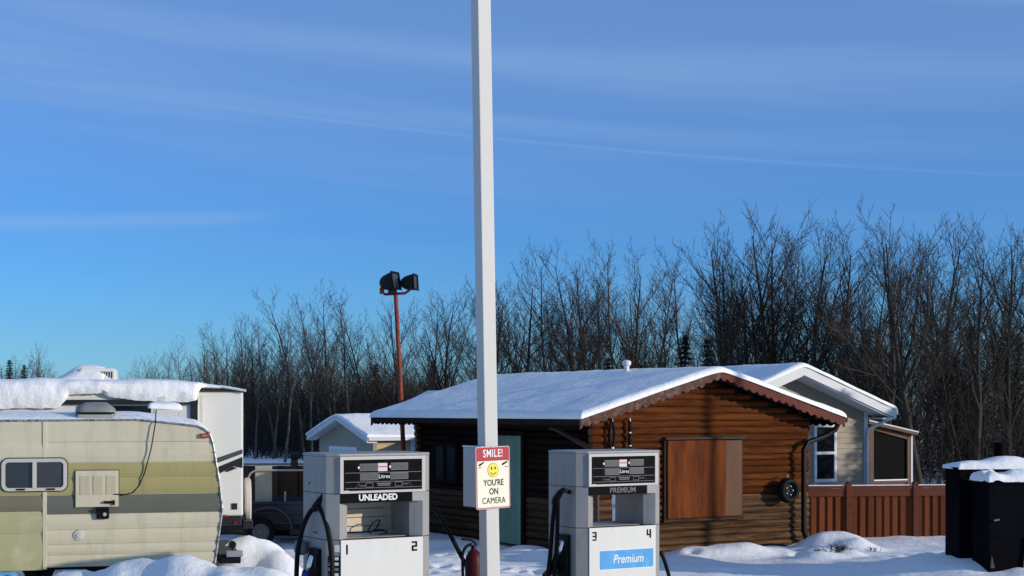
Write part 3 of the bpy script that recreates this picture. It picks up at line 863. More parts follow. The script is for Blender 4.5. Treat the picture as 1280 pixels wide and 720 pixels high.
# glazed lean-to porch at the right end of the house
PO = Plane(1086, 34.6, 24)
porch = empty('lean_to_porch', (PO.X0, PO.Y0, 0), 24, 'wooden lean-to porch with dark screen beside the beige house', 'porch')
pw = PO.uz(1138, 560)[0]
PWOOD = mat('porch_wood', (0.12, 0.060, 0.032), .75, .25, 4, stretch=(1, 1, .4))
zt0 = PO.uz(1086, 528)[1]; zt1 = PO.uz(1138, 541)[1]
zs0 = PO.uz(1100, 601)[1]
MB().box(-.02, .10, -.05, .05, 0, zt0 - .05).build('post', PWOOD, porch)
MB().box(pw - .12, pw - .03, -.05, .05, 0, zt1 - .04).build('post', PWOOD, porch)
MB().box(pw - .028, pw + .02, -.06, .06, 0, zt1 - .04).build('trim', FASC, porch)
MB().prism([(.10, zt0 - .08), (pw - .12, zt1 - .06), (pw - .12, zt1 - .15), (.10, zt0 - .17)], -.04, .04, 'y').build('beam', PWOOD, porch)
MB().box(.10, pw - .12, -.045, .045, zs0 - .05, zs0).build('sill', PWOOD, porch)
MB().box(.10, pw - .12, -.02, .02, 0, zs0 - .05).build('kick_panel', PWOOD, porch)
MB().prism([(.10, zs0), (pw - .12, zs0), (pw - .12, zt1 - .14), (.10, zt0 - .16)], .0, .01, 'y').build('screen', mat('dark_screen', (0.006, .006, .006), .8, spec=.05), porch)
MB().box(.10, pw - .12, -.06, .03, zs0, zs0 + .03).build('sill_snow', SNOW, porch, bevel=.01)
rx0 = PO.uz(1080, 523)[0]
MB().prism([(rx0, zt0 + .03), (pw + .08, zt1 + .0), (pw + .08, zt1 - .055), (rx0, zt0 - .03)], -.18, 2.0, 'y').build('roof', PWOOD, porch)
MB().prism([(rx0, zt0 + .065), (pw + .09, zt1 + .035), (pw + .09, zt1 + .004), (rx0, zt0 + .034)], -.19, 2.0, 'y').build('roof_edge', FASC, porch)
MB().box(pw - .09, pw - .04, .05, 2.0, 0, zt1 - .05).build('side_wall', PWOOD, porch)

# ================================================================ stained board fence
FW = mat('red_stained_board', (0.105, 0.023, 0.0065), .8, .35, 3, stretch=(4, 4, .35), objvar=.3, spec=.2, col2=(0.165, 0.043, 0.012), bump=.25, bscale=30)
FW2 = mat('red_stained_rail', (0.10, 0.022, 0.006), .85, .3, 3, stretch=(.4, 4, 4), objvar=.1)
FP = Plane(1003, 26.6, 7)
fence = empty('board_fence', (FP.X0, FP.Y0, 0), 7, 'red stained vertical board fence between the cabin and dark bin', 'fence')
fx1 = 4.4; ft = FP.uz(1060, 607)[1]
x = 0.0; rf = random.Random(9); bi = 0
bm_ = MB().box(-.045, .045, -.010, .010, -.25, ft - .10).mesh('board', FW, bevel=.004, segs=1)
while x < fx1:      # board on board: every second one lies behind its neighbours
    o = bpy.data.objects.new('board', bm_); COL.objects.link(o); o.parent = fence
    o.location = (x + .047, rf.uniform(-.002, .002) + (0.0205 if bi % 2 else -.002), rf.uniform(-.008, .004)); x += .074; bi += 1
MB().box(-.02, fx1, -.045, .045, ft - .045, ft - .005).build('cap_rail', FW2, fence, bevel=.006)
MB().box(-.02, fx1, -.034, -.016 - .006, ft - .19, ft - .05).build('top_board', FW2, fence, bevel=.004)
MB().box(-.02, fx1, .035, .06, .15, .24).build('rear_rail', FW2, fence)
for px in (1060, 1143.5, 1230, 1330):
    u = FP.uz(px, 600)[0]
    MB().box(u - .05, u + .05, -.06, .04, -.2, ft + .03).build('post', FW2, fence, bevel=.008)
    MB().prism([(u - .06, ft + .03), (u + .06, ft + .03), (u, ft + .075)], -.07, .05, 'y').build('post_cap', FW2, fence)
MB().box(-.02, fx1, -.03, .03, ft - .004, ft + .012).build('cap_snow', SNOW, fence, bevel=.006)

# ================================================================ dark sheet metal bins on the right
BIN = mat('black_painted_sheet', (0.0018, 0.0022, 0.0042), .6, .4, 2, stretch=(1, 1, .5), spec=.03, dirt=(0.006, .0065, .009), dirt_scale=5, dirt_lo=.60, dirt_hi=.8)
B1 = Plane(1199, 20.4, 8)
bin1 = empty('tall_dark_bin', (B1.X0, B1.Y0, 0), 8, 'tall black painted metal cabinet with stove pipe beside the fence', 'bin')
b1w = 1.5; b1t = B1.uz(1200, 587)[1]
MB().box(0, b1w, 0, .45, -.1, b1t).build('body', BIN, bin1, bevel=.01)
for i in range(1, 4):
    MB().box(i * .14 - .006, i * .14 + .006, -.008, 0.0, .05, b1t - .06).build('rib', BIN, bin1)
MB().box(-.03, b1w + .03, -.02, .47, b1t, b1t + .03).build('lid', BIN, bin1, bevel=.006)
pu, pz = B1.uz(1249, 553, .3)
MB().lathe([(.068, b1t), (.068, pz - .06), (.075, pz - .05), (.075, pz)], c=(pu, .3, 0), sides=18).build('stove_pipe', BIN, bin1, smooth='auto')
def flat(zv): return lambda x, y: zv
snow_cap('bin_snow', -.03, b1w + .05, -.04, .49, flat(b1t + .03), .09, .22, .05, 'snow on top of the tall black metal cabinet', ((B1.X0, B1.Y0, 0), 8), seed=1.4, bump_amp=.055)
B2 = Plane(1236, 19.75, 8)
bin2 = empty('low_dark_bin', (B2.X0, B2.Y0, 0), 8, 'lower black painted metal box heaped with lumpy snow', 'bin')
b2t = B2.uz(1240, 601)[1]; b2w = .58
MB().box(0, b2w, 0, .50, -.1, b2t).build('body', BIN, bin2, bevel=.01)
MB().box(-.02, b2w + .02, -.02, .50, b2t - .05, b2t + .005).build('lid', BIN, bin2, bevel=.006)
for zq_ in (.58, b2t - .14): MB().box(.05, b2w - .05, -.012, 0, zq_, zq_ + .02).build('seam', BIN, bin2)
MB().tube([(.06, -.025, .82), (.12, -.04, .83), (.13, -.02, .83)], .012, 6).build('latch', STEEL, bin2)
MB().box(b2w - .16, b2w - .125, -.035, -.014, .15, .66).build('prop_board', mat('grey_board', (.05, .042, .036), .85), bin2, rot=(0, R(8), 0), loc=(0, 0, 0))
MB().prism([(.015, .2), (.07, .2), (.03, .36)], -.03, -.002, 'y').build('corner_flap', mat('rusty_sheet', (.06, .045, .04), .8, .4, 10), bin2)
snow_cap('bin_snow', -.03, b2w + .04, -.04, .50, lambda x, y: b2t + .01 + .09 * max(0, mnoise.noise((x * 6, y * 6, 3))), .14, .14, .03, 'lumpy snow heap on the lower black box', ((B2.X0, B2.Y0, 0), 8), seed=6.4, bump_amp=.10)
B3 = Plane(1283, 19.9, 8)
bin3 = empty('open_dark_crate', (B3.X0, B3.Y0, 0), 8, 'dark grey weathered crate at the end of the black boxes', 'crate')
MB().box(0.0, .9, 0, .8, -.1, b2t - .05).build('body', mat('dark_grey_board', (.012, .012, .015), .8, .3, 4, spec=.1), bin3, bevel=.01)
MB().box(-.005, .905, -.02, -.001, b2t - .2, b2t - .08).build('rail', mat('grey_board', (.05, .042, .036), .85), bin3)

# ================================================================ small shed behind the first pump
SH = Plane(467, 37.0, 31)   # origin: corner between shaded gable (runs back along local y) and sunlit side (local x)
shed = empty('small_shed', (SH.X0, SH.Y0, 0), 31, 'small beige vinyl sided shed with snowy roof and white door', 'shed')
def sgable(px, py):
    """pixel -> (distance back from the corner along the shaded gable, height)"""
    rx = (px - 640.0) / FPX
    v = (SH.X0 - rx * SH.Y0) / (SH.s + rx * SH.c)
    return v, CAM_H - (py - HOR) / FPX * (SH.Y0 + v * SH.c)
gv1, ezs = sgable(400, 546); gvm, azs = sgable(430, 519)
sl = SH.uz(520, 560)[0]
gw = gv1; gm = gw / 2; ovs = .22
ez2 = 1.58; az2 = 2.12
ss = (az2 - ez2) / (gm + ovs)
MB().prism([(0, 0), (gw, 0), (gw, ez2 + .02), (gm, az2 - .06), (0, ez2 + .02)], 0.0, sl, 'x').build('wall', VINYL_D, shed)
lap_siding(None, 0, lambda z: 0, lambda z: sl, .05, ez2 + .0, step=.11).build('siding', mat('sunlit_tan_vinyl', (0.42, 0.31, 0.17), .6, .05, 2), shed, fixn=False, loc=(0, -.004, 0))  # sunlit side: same cladding as the gable, sunlight put into its colour
lap_siding(None, 0, lambda z: -gm - min(gm, max(0, (az2 - .06 - z) / ss)), lambda z: -gm + min(gm, max(0, (az2 - .06 - z) / ss)), .05, az2 - .08, step=.11).build('siding', VINYL_D, shed, fixn=False, loc=(-.004, 0, 0), rot=(0, 0, -math.pi / 2))
for s in (-1, 1):
    ye = gm + s * (gm + ovs); ze = ez2
    MB().prism([(gm, az2), (ye, ze), (ye, ze - .04), (gm, az2 - .04)], -.25, sl + .25, 'x').build('roof', SHING, shed)
    MB().prism([(gm, az2 - .004), (ye, ze - .004), (ye, ze - .16), (gm, az2 - .16)], -.285, -.252, 'x').build('fascia', FASC, shed)
    MB().prism([(gm, az2 - .15), (ye, ze - .14), (ye, ze - .165), (gm, az2 - .175)], -.25, -.01, 'x').build('soffit', FASC, shed)
    MB().box(-.25, sl + .25, min(ye, ye + s * .03), max(ye, ye + s * .03), ze - .11, ze - .0).build('eave_trim', FASC, shed)
dv0, dz = sgable(463, 562); dv1 = sgable(413, 562)[0]
dd = .32 * gw
dframe = MB().box(-.03, -.002, gw * .28, gw * .80, 0, 1.28).build('door', WHITE, shed)
MB().box(-.034, -.028, gw * .31, gw * .77, .05, 1.22).build('door_panel', mat('pale_grey_paint', (.55, .56, .58), .6), dframe)
MB().box(-.03, .07, -.03, .07, 0, ez2 - .06).build('corner_trim', VINYL, shed)
MB().box(sl - .16, sl + .03, -.03, .07, 0, ez2 - .06).build('corner_trim', FASC, shed)
snow_cap('roof_snow', -.30, sl + .28, -ovs - .04, gw + ovs + .04, lambda x, y: az2 - math.sqrt((y - gm) ** 2 + .02) * ss + .01, .03, .06, .06, 'snow on the small beige shed roof', ((SH.X0, SH.Y0, 0), 31), seed=2.2)
# a farther roof peak just showing above the cabin roof
FR = Plane(548, 46.0, 31)
far = empty('far_outbuilding', (FR.X0, FR.Y0, 0), 31, 'narrow pale outbuilding whose snowy peak shows over the cabin roof', 'outbuilding')
fz = 2.3 + 20 * 46 / 1900.; fhw = .62; fdp = .5
MB().prism([(-fhw, 0), (fhw, 0), (fhw, fz - .36), (0, fz - .08), (-fhw, fz - .36)], 0, fdp, 'y').build('wall', mat('pale_blue_siding', (.40, .43, .45), .7), far)
for s in (-1, 1):
    MB().prism([(0, fz), (s * .8, fz - .36), (s * .8, fz - .42), (0, fz - .06)], -.2, fdp + .2, 'y').build('roof', SNOW, far)
    MB().prism([(0, fz - .004), (s * .8, fz - .364), (s * .8, fz - .47), (0, fz - .11)], -.23, -.202, 'y').build('fascia', FASC, far)

# ================================================================ floodlight mast
FLY = 29.0
ft_ = P(494.5, 366, FLY); fb_ = P(506.5, 600, FLY)
lam = (fb_ - ft_) / (fb_.z - ft_.z)
base = ft_ + lam * (0 - ft_.z)
mast = empty('floodlight_mast', (base.x, base.y, 0), 0, 'rusty red leaning mast with two dark floodlights', 'light mast')
top = Vector((ft_.x - base.x, 0, ft_.z))
RUST = mat('rusty_red_pipe', (0.23, 0.035, 0.012), .75, .35, 3, dirt=(0.05, .022, .012), dirt_scale=9, dirt_lo=.5, dirt_hi=.62)
MB().tube([(0, 0, -.3), (top.x * .5, 0, top.z * .5), tuple(top)], [.050, .044, .040], 12).build('pole', RUST, mast, smooth='auto')
def flood(cx, cz, yaw, tilt, sc, nm='floodlight'):
    m = MB()
    # reflector bowl growing to a square mouth, housing at its back, drawn along local -y (mouth)
    rings = [(-.22, .24, .22), (-.205, .25, .23), (-.15, .245, .225), (-.03, .235, .215), (.08, .20, .185), (.16, .14, .135), (.21, .08, .08), (.23, .03, .03)]
    v = []; n = 16
    for yv, hx, hz_ in rings:
        for k in range(n):
            t = 2 * math.pi * (k + .5) / n
            e = 0.45 if yv < -.1 else .8
            c, s_ = math.cos(t), math.sin(t)
            v.append((hx * math.copysign(abs(c) ** e, c), yv, hz_ * math.copysign(abs(s_) ** e, s_)))
    f = []
    for i in range(len(rings) - 1):
        for k in range(n):
            f.append((i * n + k, i * n + (k + 1) % n, (i + 1) * n + (k + 1) % n, (i + 1) * n + k))
    f.append(tuple((len(rings) - 1) * n + k for k in range(n)))
    m.add(v, f)
    o = m.build(nm, mat('dark_flood_housing', (0.016, .016, .017), .55, .25, 6, spec=.15), mast, smooth='auto', loc=(cx, 0, cz), rot=(R(tilt), 0, R(yaw)))
    o.scale = (sc, sc, sc)
    g_ = MB().box(-.21, .21, -.216, -.210, -.19, .19).build('lens', mat('flood_lens', (.04, .042, .045), .2, .2, 5, spec=.3), o)
    MB().box(-.255, .255, -.245, -.218, .185, .235).box(-.255, .255, -.245, -.218, -.235, -.185).box(-.255, -.205, -.245, -.218, -.185, .185).box(.205, .255, -.245, -.218, -.185, .185).build('bezel', BLACK, o)
    return o
px_m = FLY / FPX
flood(top.x + (485 - 494.5) * px_m, top.z + 13 * px_m, 70, -10, .74)
flood(top.x + (510 - 494.5) * px_m, top.z + 12.5 * px_m, 78, -4, .66)
MB().tube([(top.x - .27, 0, top.z - .0 + .02), (top.x - .2, 0, top.z - .03), (top.x + .18, 0, top.z - .01), (top.x + .26, 0, top.z + .05), (top.x + .27, 0, top.z + .1)], .026, 8).build('crossarm', RUST, mast, smooth='auto')
MB().box(top.x - .14, top.x + .02, -.08, .08, top.z - .02, top.z + .16).build('junction_box', mat('dark_flood_housing', (0.035, .035, .037)), mast, bevel=.01)
MB().box(top.x - .30, top.x - .22, -.05, .05, top.z - .02, top.z + .10).build('bracket', RUST, mast)

# ================================================================ brown fence behind the utility trailer
BF = Plane(300, 27.0, 4)
bf = empty('dark_wood_fence', (BF.X0, BF.Y0, 0), 4, 'dark brown board fence behind the grey utility trailer', 'fence')
DWOOD = mat('dark_brown_board', (0.040, 0.018, 0.009), .8, .5, 2.4, stretch=(4, 4, .5), objvar=.35, col2=(0.13, 0.05, 0.016))
bft = BF.uz(345, 579)[1]
bm2 = MB().box(-.070, .070, -.011, .011, -.2, bft - .03).mesh('board', DWOOD, bevel=.004, segs=1)
x = -1.2
while x < 3.0:
    o = bpy.data.objects.new('board', bm2); COL.objects.link(o); o.parent = bf
    o.location = (x, rf.uniform(-.002, .002) + (.018 if bi % 2 else 0), rf.uniform(-.02, 0)); x += .128; bi += 1
MB().box(-1.3, 3.1, -.05, .05, bft - .035, bft).build('cap_rail', mat('pale_cap_board', (.30, .25, .22), .8, .2, 4), bf, bevel=.005)
pst = BF.uz(368, 575)[0]
MB().box(pst - .06, pst + .06, -.09, .06, -.2, bft + .06).build('post', DWOOD, bf, bevel=.01)
bll = MB().lathe([(.0, bft + .05), (.05, bft + .055), (.085, bft + .10), (.085, bft + .15), (.05, bft + .19), (0, bft + .2)], c=(pst, -.01, 0), sides=14).build('post_cap', mat('dark_post_cap', (.02, .015, .012), .7), bf, smooth='auto')

# ================================================================ utility trailer
UT = Plane(316, 25.2, 5)
ut = empty('utility_trailer', (UT.X0, UT.Y0, 0), 5, 'dark grey open utility trailer parked before the brown fence', 'trailer')
UG = mat('slate_grey_steel', (0.034, 0.037, 0.045), .6, .2, 3, dirt=(.06, .06, .062), dirt_scale=6, dirt_lo=.6, dirt_hi=.8)
ut0 = UT.uz(340, 627)[1]; ut1 = UT.uz(340, 655)[1]
UL = 1.9
MB().box(0, UL, 0, .03, ut1, ut0).box(0, UL, 1.5, 1.53, ut1, ut0).box(0, .03, .03, 1.5, ut1, ut0 - .01).box(UL - .03, UL, .03, 1.5, ut1, ut0 - .01).box(.03, UL - .03, .03, 1.5, ut1 + .02, ut1 + .05).build('box_body', UG, ut)
for zz in (ut0 - .02, (ut0 + ut1) / 2, ut1 + .02):
    MB().box(-.02, UL + .02, -.028, -.001, zz - .025, zz + .022).build('side_rail', UG, ut, bevel=.006)
for xx in (.9, 1.7):
    MB().box(xx - .025, xx + .025, -.026, -.003, ut1 + .05, ut0 - .05).build('stake', UG, ut)
wu, wz_ = UT.uz(326.5, 664, -.12)
wz_ = .27
def wheel(parent, x, y, z, r, w, tyre=RUBBER, rimm=None, nm='wheel'):
    prof = [(r * .58, -w * .45), (r * .70, -w * .5), (r * .93, -w * .48), (r, -w * .36), (r, w * .36), (r * .93, w * .48), (r * .70, w * .5), (r * .58, w * .45)]
    t = MB(); t.lathe(prof, axis='y', sides=28); t.f = t.f[:-2]; t.mi = t.mi[:-2]
    o = t.build(nm, tyre, parent, smooth='auto', loc=(x, y, z))
    MB().lathe([(0, -w * .30), (r * .16, -w * .34), (r * .22, -w * .22), (r * .40, -w * .18), (r * .50, -w * .30), (r * .575, -w * .46), (r * .61, -w * .50), (r * .60, -w * .40), (r * .55, w * .1)], axis='y', sides=28).build('rim', rimm or STEEL, o, smooth='auto')
    MB().tube([(0, -.01, 0), (0, .10, 0)], r * .15, 10).build('hub', STEEL, o)
    return o
wheel(ut, wu, -.14, wz_ - .04, .23, .15, rimm=mat('white_rim', (.13, .13, .135), .5))
wheel(ut, wu, 1.70, wz_ - .04, .23, .15, rimm=mat('white_rim', (.13, .13, .135), .5))
fen = MB()
fo = []; fi = []
for i in range(15):
    a = math.pi * (1.0 - i / 14.0)
    fo.append((wu + .12 + .40 * math.cos(a), wz_ + .02 + .36 * math.sin(a))); fi.append((wu + .12 + .375 * math.cos(a), wz_ + .02 + .335 * math.sin(a)))
for i in range(14):
    fen.prism([fo[i], fo[i + 1], fi[i + 1], fi[i]], -.27, -.03, 'y')
fen.build('fender', UG, ut)
MB().tube([(wu, -.1, wz_), (wu, 1.6, wz_)], .03, 8).build('axle', UG, ut)
MB().box(.1, UL - .1, .25, .31, ut1 - .12, ut1 - .001).box(.1, UL - .1, 1.2, 1.26, ut1 - .12, ut1 - .001).build('chassis', UG, ut)
MB().tube([(UL - .2, .75, ut1 - .08), (UL + 1.0, .75, ut1 - .08)], .04, 8).build('drawbar', UG, ut)
MB().lathe([(.05, 0), (.05, .03), (.03, .04), (.03, ut1 - .1)], c=(UL + .8, .75, -.02), sides=10).build('jack', UG, ut)
MB().box(UL * .32, UL * .5, -.02, .0, ut1 - .18, ut1 - .08).build('mud_flap', mat('dark_flap', (.02, .02, .022), .7), ut)
# pipe hoop rising from the box
a0 = UT.uz(310.5, 626, .1); a1 = UT.uz(313, 592, .1); a2 = UT.uz(318, 588, .1)
zh = a2[1]
MB().tube([(a0[0], .1, ut0 - .4), (a0[0], .1, ut0), (a0[0], .1, zh - .12), (a0[0] + .03, .1, zh - .05), (a0[0] + .09, .1, zh - .01), (a0[0] + .16, .1, zh), (UL - .1, .1, zh), (UL - .06, .1, zh - .04), (UL - .05, .1, ut0 - .4)], .016, 8).build('rack_hoop', mat('galvanised_pipe', (.42, .40, .38), .5, metal=.3), ut, smooth='auto')
xx = UT.uz(356, 620)[0]
MB().tube([(xx, .1, ut0 - .3), (xx, .1, ut0 + .16)], .016, 8).build('rack_stub', mat('galvanised_pipe', (.42, .40, .38)), ut)
# pale board standing in the box
pb = UT.uz(319, 582, .16); pb2 = UT.uz(340, 627, .16)
board = MB().box(0, pb2[0] - pb[0], 0, .025, ut1 + .05, pb[1]).build('plywood_sheet', mat('pale_plywood', (.46, .40, .28), .75, .12, 3, dirt=(.34, .29, .2), dirt_scale=5), bevel=.003,
     loc=UT.world(pb[0], .14, 0), rot=(0, 0, R(5)))
tag(board, 'pale plywood sheet standing upright in the utility trailer', 'plywood')

# ================================================================ big white travel trailer
RV = Plane(304, 21.6, 12)
rv = empty('travel_trailer', (RV.X0, RV.Y0, 0), 12, 'large white travel trailer with dark stripes and deep roof snow', 'trailer')
RVW = mat('rv_white_gelcoat', (0.68, 0.67, 0.61), .35, .03, 2)
RVB = mat('rv_black_trim', (0.014, .014, .015), .4, .3, 5)
RVG = mat('rv_grey_stripe', (0.06, .065, .065), .4)
zt = RV.uz(290, 488)[1]; zbot = RV.uz(290, 645)[1]; zlow = RV.uz(290, 657)[1]
RL = 7.4; RD = 2.4
MB().prism([(0, zbot), (0, zt), (-RL, zt), (-RL, zbot)], 0, RD, 'y').build('body', RVW, rv, bevel=.03)
MB().box(-RL + .05, -.02, .02, RD - .02, zlow, zbot).build('skirt', RVB, rv, bevel=.02)
MB().box(-.62, -.02, -.02, .02, zlow + .01, zbot + .0).build('bumper_corner', RVB, rv, bevel=.015)
# tail light, side light, hatch
tlu, tlz = RV.uz(294, 653)
MB().lathe([(0, -.02), (.028, -.02), (.032, -.012), (.032, -.001)], c=(tlu, -.02, tlz), axis='y', sides=14).build('tail_light', mat('red_lens', (.16, .006, .008), .3, spec=.4), rv, smooth='auto')
su, sz = RV.uz(281, 646)
MB().box(su - .05, su + .03, -.03, -.021, sz - .015, sz + .025).build('side_marker', mat('red_lens', (.35, .01, .012)), rv, bevel=.005)
u0, zz0 = RV.uz(293, 633)
MB().box(u0 - .04, u0 + .04, -.012, -.001, zz0 - .045, zz0 + .045).build('socket_cover', RVB, rv, bevel=.006)
# swooping stripes
def rvpoly(pts, y0, y1, m, nm):
    q = [RV.uz(*p) for p in pts]
    return MB().prism(q, y0, y1, 'y').build(nm, m, rv)
rvpoly([(258, 577), (303.2, 561.5), (303.2, 567), (258, 584)], -.004, -.001, RVG, 'stripe')
rvpoly([(262, 588), (303.2, 571), (303.2, 585), (292, 583), (272, 593)], -.004, -.001, RVB, 'stripe')
rvpoly([(281, 589), (291, 583.5), (297, 585), (293, 586.5), (284, 590)], -.0075, -.0045, RVB, 'stripe')
rvpoly([(250, 495), (253, 495), (253, 650), (250, 650)], -.004, -.001, mat('rv_seam', (.5, .49, .45), .5), 'corner_moulding')
# roof edge trim
MB().box(-RL, .02, -.03, .0, zt - .02, zt + .03).build('roof_trim', mat('brown_black_trim', (.03, .02, .018), .5), rv, bevel=.006)
MB().box(.0, .03, -.03, RD, zt - .02, zt + .03).build('roof_trim', mat('brown_black_trim', (.03, .02, .018)), rv, bevel=.006)
# slide-out room with black frame and awning box
s1 = RV.uz(246, 520)[0]; zs1 = RV.uz(200, 490)[1]
so = MB().box(-RL + .8, s1, -.30, 0.02, .75, zt - .03).build('slide_out', RVW, rv, bevel=.01)
MB().box(-RL + .78, s1 + .015, -.345, -.301, zt - .20, zt - .135).build('awning_bar', RVB, so)
MB().box(-RL + .78, s1 + .015, -.335, -.301, zt - .045, zt - .0).build('top_flange', mat('brown_black_trim', (.03, .02, .018)), so)
MB().box(s1 - .09, s1 + .012, -.33, -.301, .75, zt - .05).build('end_flange', RVB, so)
MB().box(s1 - 1.6, s1 - .62, -.32, -.301, zt - .9, zt - .22).build('window', GLASS_DARK, so, bevel=.01)
# spare wheel in a white cover on the rear, rear bumper
MB().lathe([(0, .0), (.29, .0), (.325, .012), (.34, .03), (.34, .08), (.31, .10), (0, .105)], c=(.03, .62, 1.02 - .10), axis='x', sides=30).build('spare_wheel_cover', mat('cream_vinyl_cover', (.52, .48, .41), .5), rv, smooth='auto')
MB().box(.0, .14, .05, RD - .05, zlow - .05, zlow + .06).build('rear_bumper', RVB, rv, bevel=.01)
for xw in (-3.2, -4.1):
    wheel(rv, xw, .12, .34, .34, .22)
    wheel(rv, xw, RD - .12, .34, .34, .22)
MB().box(-RL, 0, .3, RD - .3, zlow - .12, zlow - .001).build('chassis', RVB, rv)
MB().box(-.5, -.4, .3, .4, -.05, zlow - .1).box(-RL + .3, -RL + .4, .3, .4, -.05, zlow - .1).box(-.5, -.4, RD - .4, RD - .3, -.05, zlow - .1).build('jack_leg', STEEL, rv)
# snow slab with a ragged hanging front edge
def rv_hang(u):
    pxs = [(-40, 514), (0, 512), (40, 511), (70, 511), (82, 502), (86, 493), (128, 492), (140, 497), (170, 501), (200, 503), (235, 503), (246, 500), (250, 485), (300, 484.5), (310, 484)]
    Q = [RV.uz(a, b, -.34) for a, b in pxs]
    if u <= Q[0][0]: return Q[0][1]
    for (a, za_), (b, zb_) in zip(Q, Q[1:]):
        if a <= u <= b: return za_ + (zb_ - za_) * (u - a) / (b - a)
    return Q[-1][1]
def rv_top(u): 
    d = max(0, u + 1.1)
    return zt + .155 - .14 * (d / 1.1) ** 1.5 + .02 * mnoise.noise((u * 2, 0, 4))
sm = MB(); nu = 240; cols = []
for i in range(nu + 1):
    u = -RL - .05 + (RL + .09) * i / nu
    rag = .016 * mnoise.noise((u * 9, 1.2, 0)) + .010 * mnoise.noise((u * 25, 2.2, 0))
    zl = min(rv_hang(u) + rag, rv_top(u) - .03); zu = max(rv_top(u), zl + .04)
    fy = -.40 if u < s1 + .05 else -.05
    tf = min(1.0, max(0.0, (s1 + .12 - u) / .14)); fy = -.06 - .30 * tf * tf * (3 - 2 * tf)
    hgt = zu - zl
    col_ = []
    for t, o_ in ((0.0, .05), (.02, .0), (.25, -.03), (.5, -.03), (.75, .0), (.9, .06)):
        col_.append((u, fy + o_ + .022 * mnoise.noise((u * 5, t * 5, 2)) + .012 * mnoise.noise((u * 14, t * 9, 5)), zl + hgt * t))
    for yy in (fy + .14, fy + .3, .5, 1.2, 2.0, RD - .1):
        col_.append((u, yy, zu + .015 * mnoise.noise((u * 3, yy * 3, 2)) - (.02 if yy < fy + .2 else 0)))
    col_.append((u, RD + .04, zt + .02))
    cols.append(col_)
nc = len(cols[0])
for c in cols: sm.v += c
for i in range(nu):
    for j in range(nc - 1):
        sm.f.append((i * nc + j, (i + 1) * nc + j, (i + 1) * nc + j + 1, i * nc + j + 1)); sm.mi.append(0)
sm.f.append(tuple(nu * nc + j for j in range(nc))); sm.mi.append(0)
so_ = sm.build('roof_snow', SNOW, smooth='auto', loc=(RV.X0, RV.Y0, 0), rot=(0, 0, R(12)))
tag(so_, 'thick ragged snow slab overhanging the white travel trailer roof', 'snow', kind='stuff')
# roof air conditioner
ac0 = RV.uz(84, 473, 1.1)[0]; ac1 = RV.uz(145, 473, 1.1)[0]; acz = RV.uz(110, 460, 1.1)[1]
ac = MB(); Ls = ac1 - ac0
ac.prism([(ac1, zt + .05), (ac1, acz - .02), (ac1 - .05, acz), (ac0 + .3 * Ls, acz), (ac0, zt + .1), (ac0, zt + .05)], 1.1, 1.75, 'y')
aco = ac.build('air_conditioner', RVW, rv, bevel=.02)
for i, hgt in enumerate((.10, .085, .06, .035, .02)):
    MB().box(ac1 - .05 - i * .035 - .018, ac1 - .05 - i * .035, 1.094, 1.099, acz - .05 - hgt, acz - .05).build('grille_slot', RVB, aco)
aw = MB()
acs = snow_cap('air_conditioner_snow', ac0 - .28, ac1 - .16, .95, 1.9, lambda x, y: zt + .12 + max(0.0, min(1.0, (x - ac0 + .2) / .35)) * (acz - zt - .13) * (1 - .9 * max(0, 1.25 - y) / .3 if y < 1.25 else 1.0), .05, .25, .05, 'drift of snow over the travel trailer air conditioner', ((RV.X0, RV.Y0, 0), 12), seed=4.5)

# ================================================================ old cream camper trailer
TR = Plane(278, 17.5, 15)
tr_ = empty('vintage_camper', (TR.X0, TR.Y0, 0), 15, 'old cream camper trailer with olive and grey green stripes', 'trailer')
CREAM = mat('cream_aluminium', (0.565, 0.510, 0.355), .5, .05, 1.5, stretch=(1, 1, 3), dirt=(.36, .32, .215), dirt_scale=1.7, dirt_lo=.50, dirt_hi=.80, dstretch=(3.5, 3.5, .7), dmax=.7, bump=.12, bscale=3)
OLIVE = mat('olive_aluminium', (0.35, 0.30, 0.115), .5, .06, 2, dirt=(.24, .21, .09), dirt_scale=1.8, dirt_lo=.5, dirt_hi=.8, dstretch=(3.5, 3.5, .7), dmax=.7, bump=.12, bscale=3)
GRNG = mat('grey_green_aluminium', (0.115, 0.12, 0.09), .5, .07, 2)
BRNG = mat('grey_brown_aluminium', (0.17, 0.145, 0.095), .5, .07, 2)
PATCH = mat('yellowed_aluminium', (0.40, 0.375, 0.19), .5, .06, 2, dirt=(.52, .48, .3), dirt_scale=2.5)
TRIM = mat('worn_aluminium_trim', (0.36, .35, .33), .45, .35, 14, metal=.4, dirt=(.06, .055, .05), dirt_scale=20, dirt_lo=.5, dirt_hi=.6)
prof = [TR.uz(*p) for p in ((268.5, 704), (278, 636), (274, 600), (270, 577), (266, 553), (261.5, 541), (255, 536), (247, 532.5), (218, 529), (171, 524.5))]
TL = 5.2; TD = 2.15
ztop = prof[-1][1]; zb_ = prof[0][1]
left = [(-TL, ztop - .03), (-TL - .15, ztop - .3), (-TL - .2, 1.1), (-TL - .05, zb_)]
body_poly = prof + left
bodym = MB().prism([(x * 1.0, z_) for x, z_ in body_poly], .004, TD, 'y').build('body', CREAM, tr_)
def edge_x(z_):
    pts = prof
    for (x0, z0), (x1, z1) in zip(pts, pts[1:]):
        if z0 <= z_ <= z1 and z1 > z0: return x0 + (x1 - x0) * (z_ - z0) / (z1 - z0)
    return pts[-1][0]
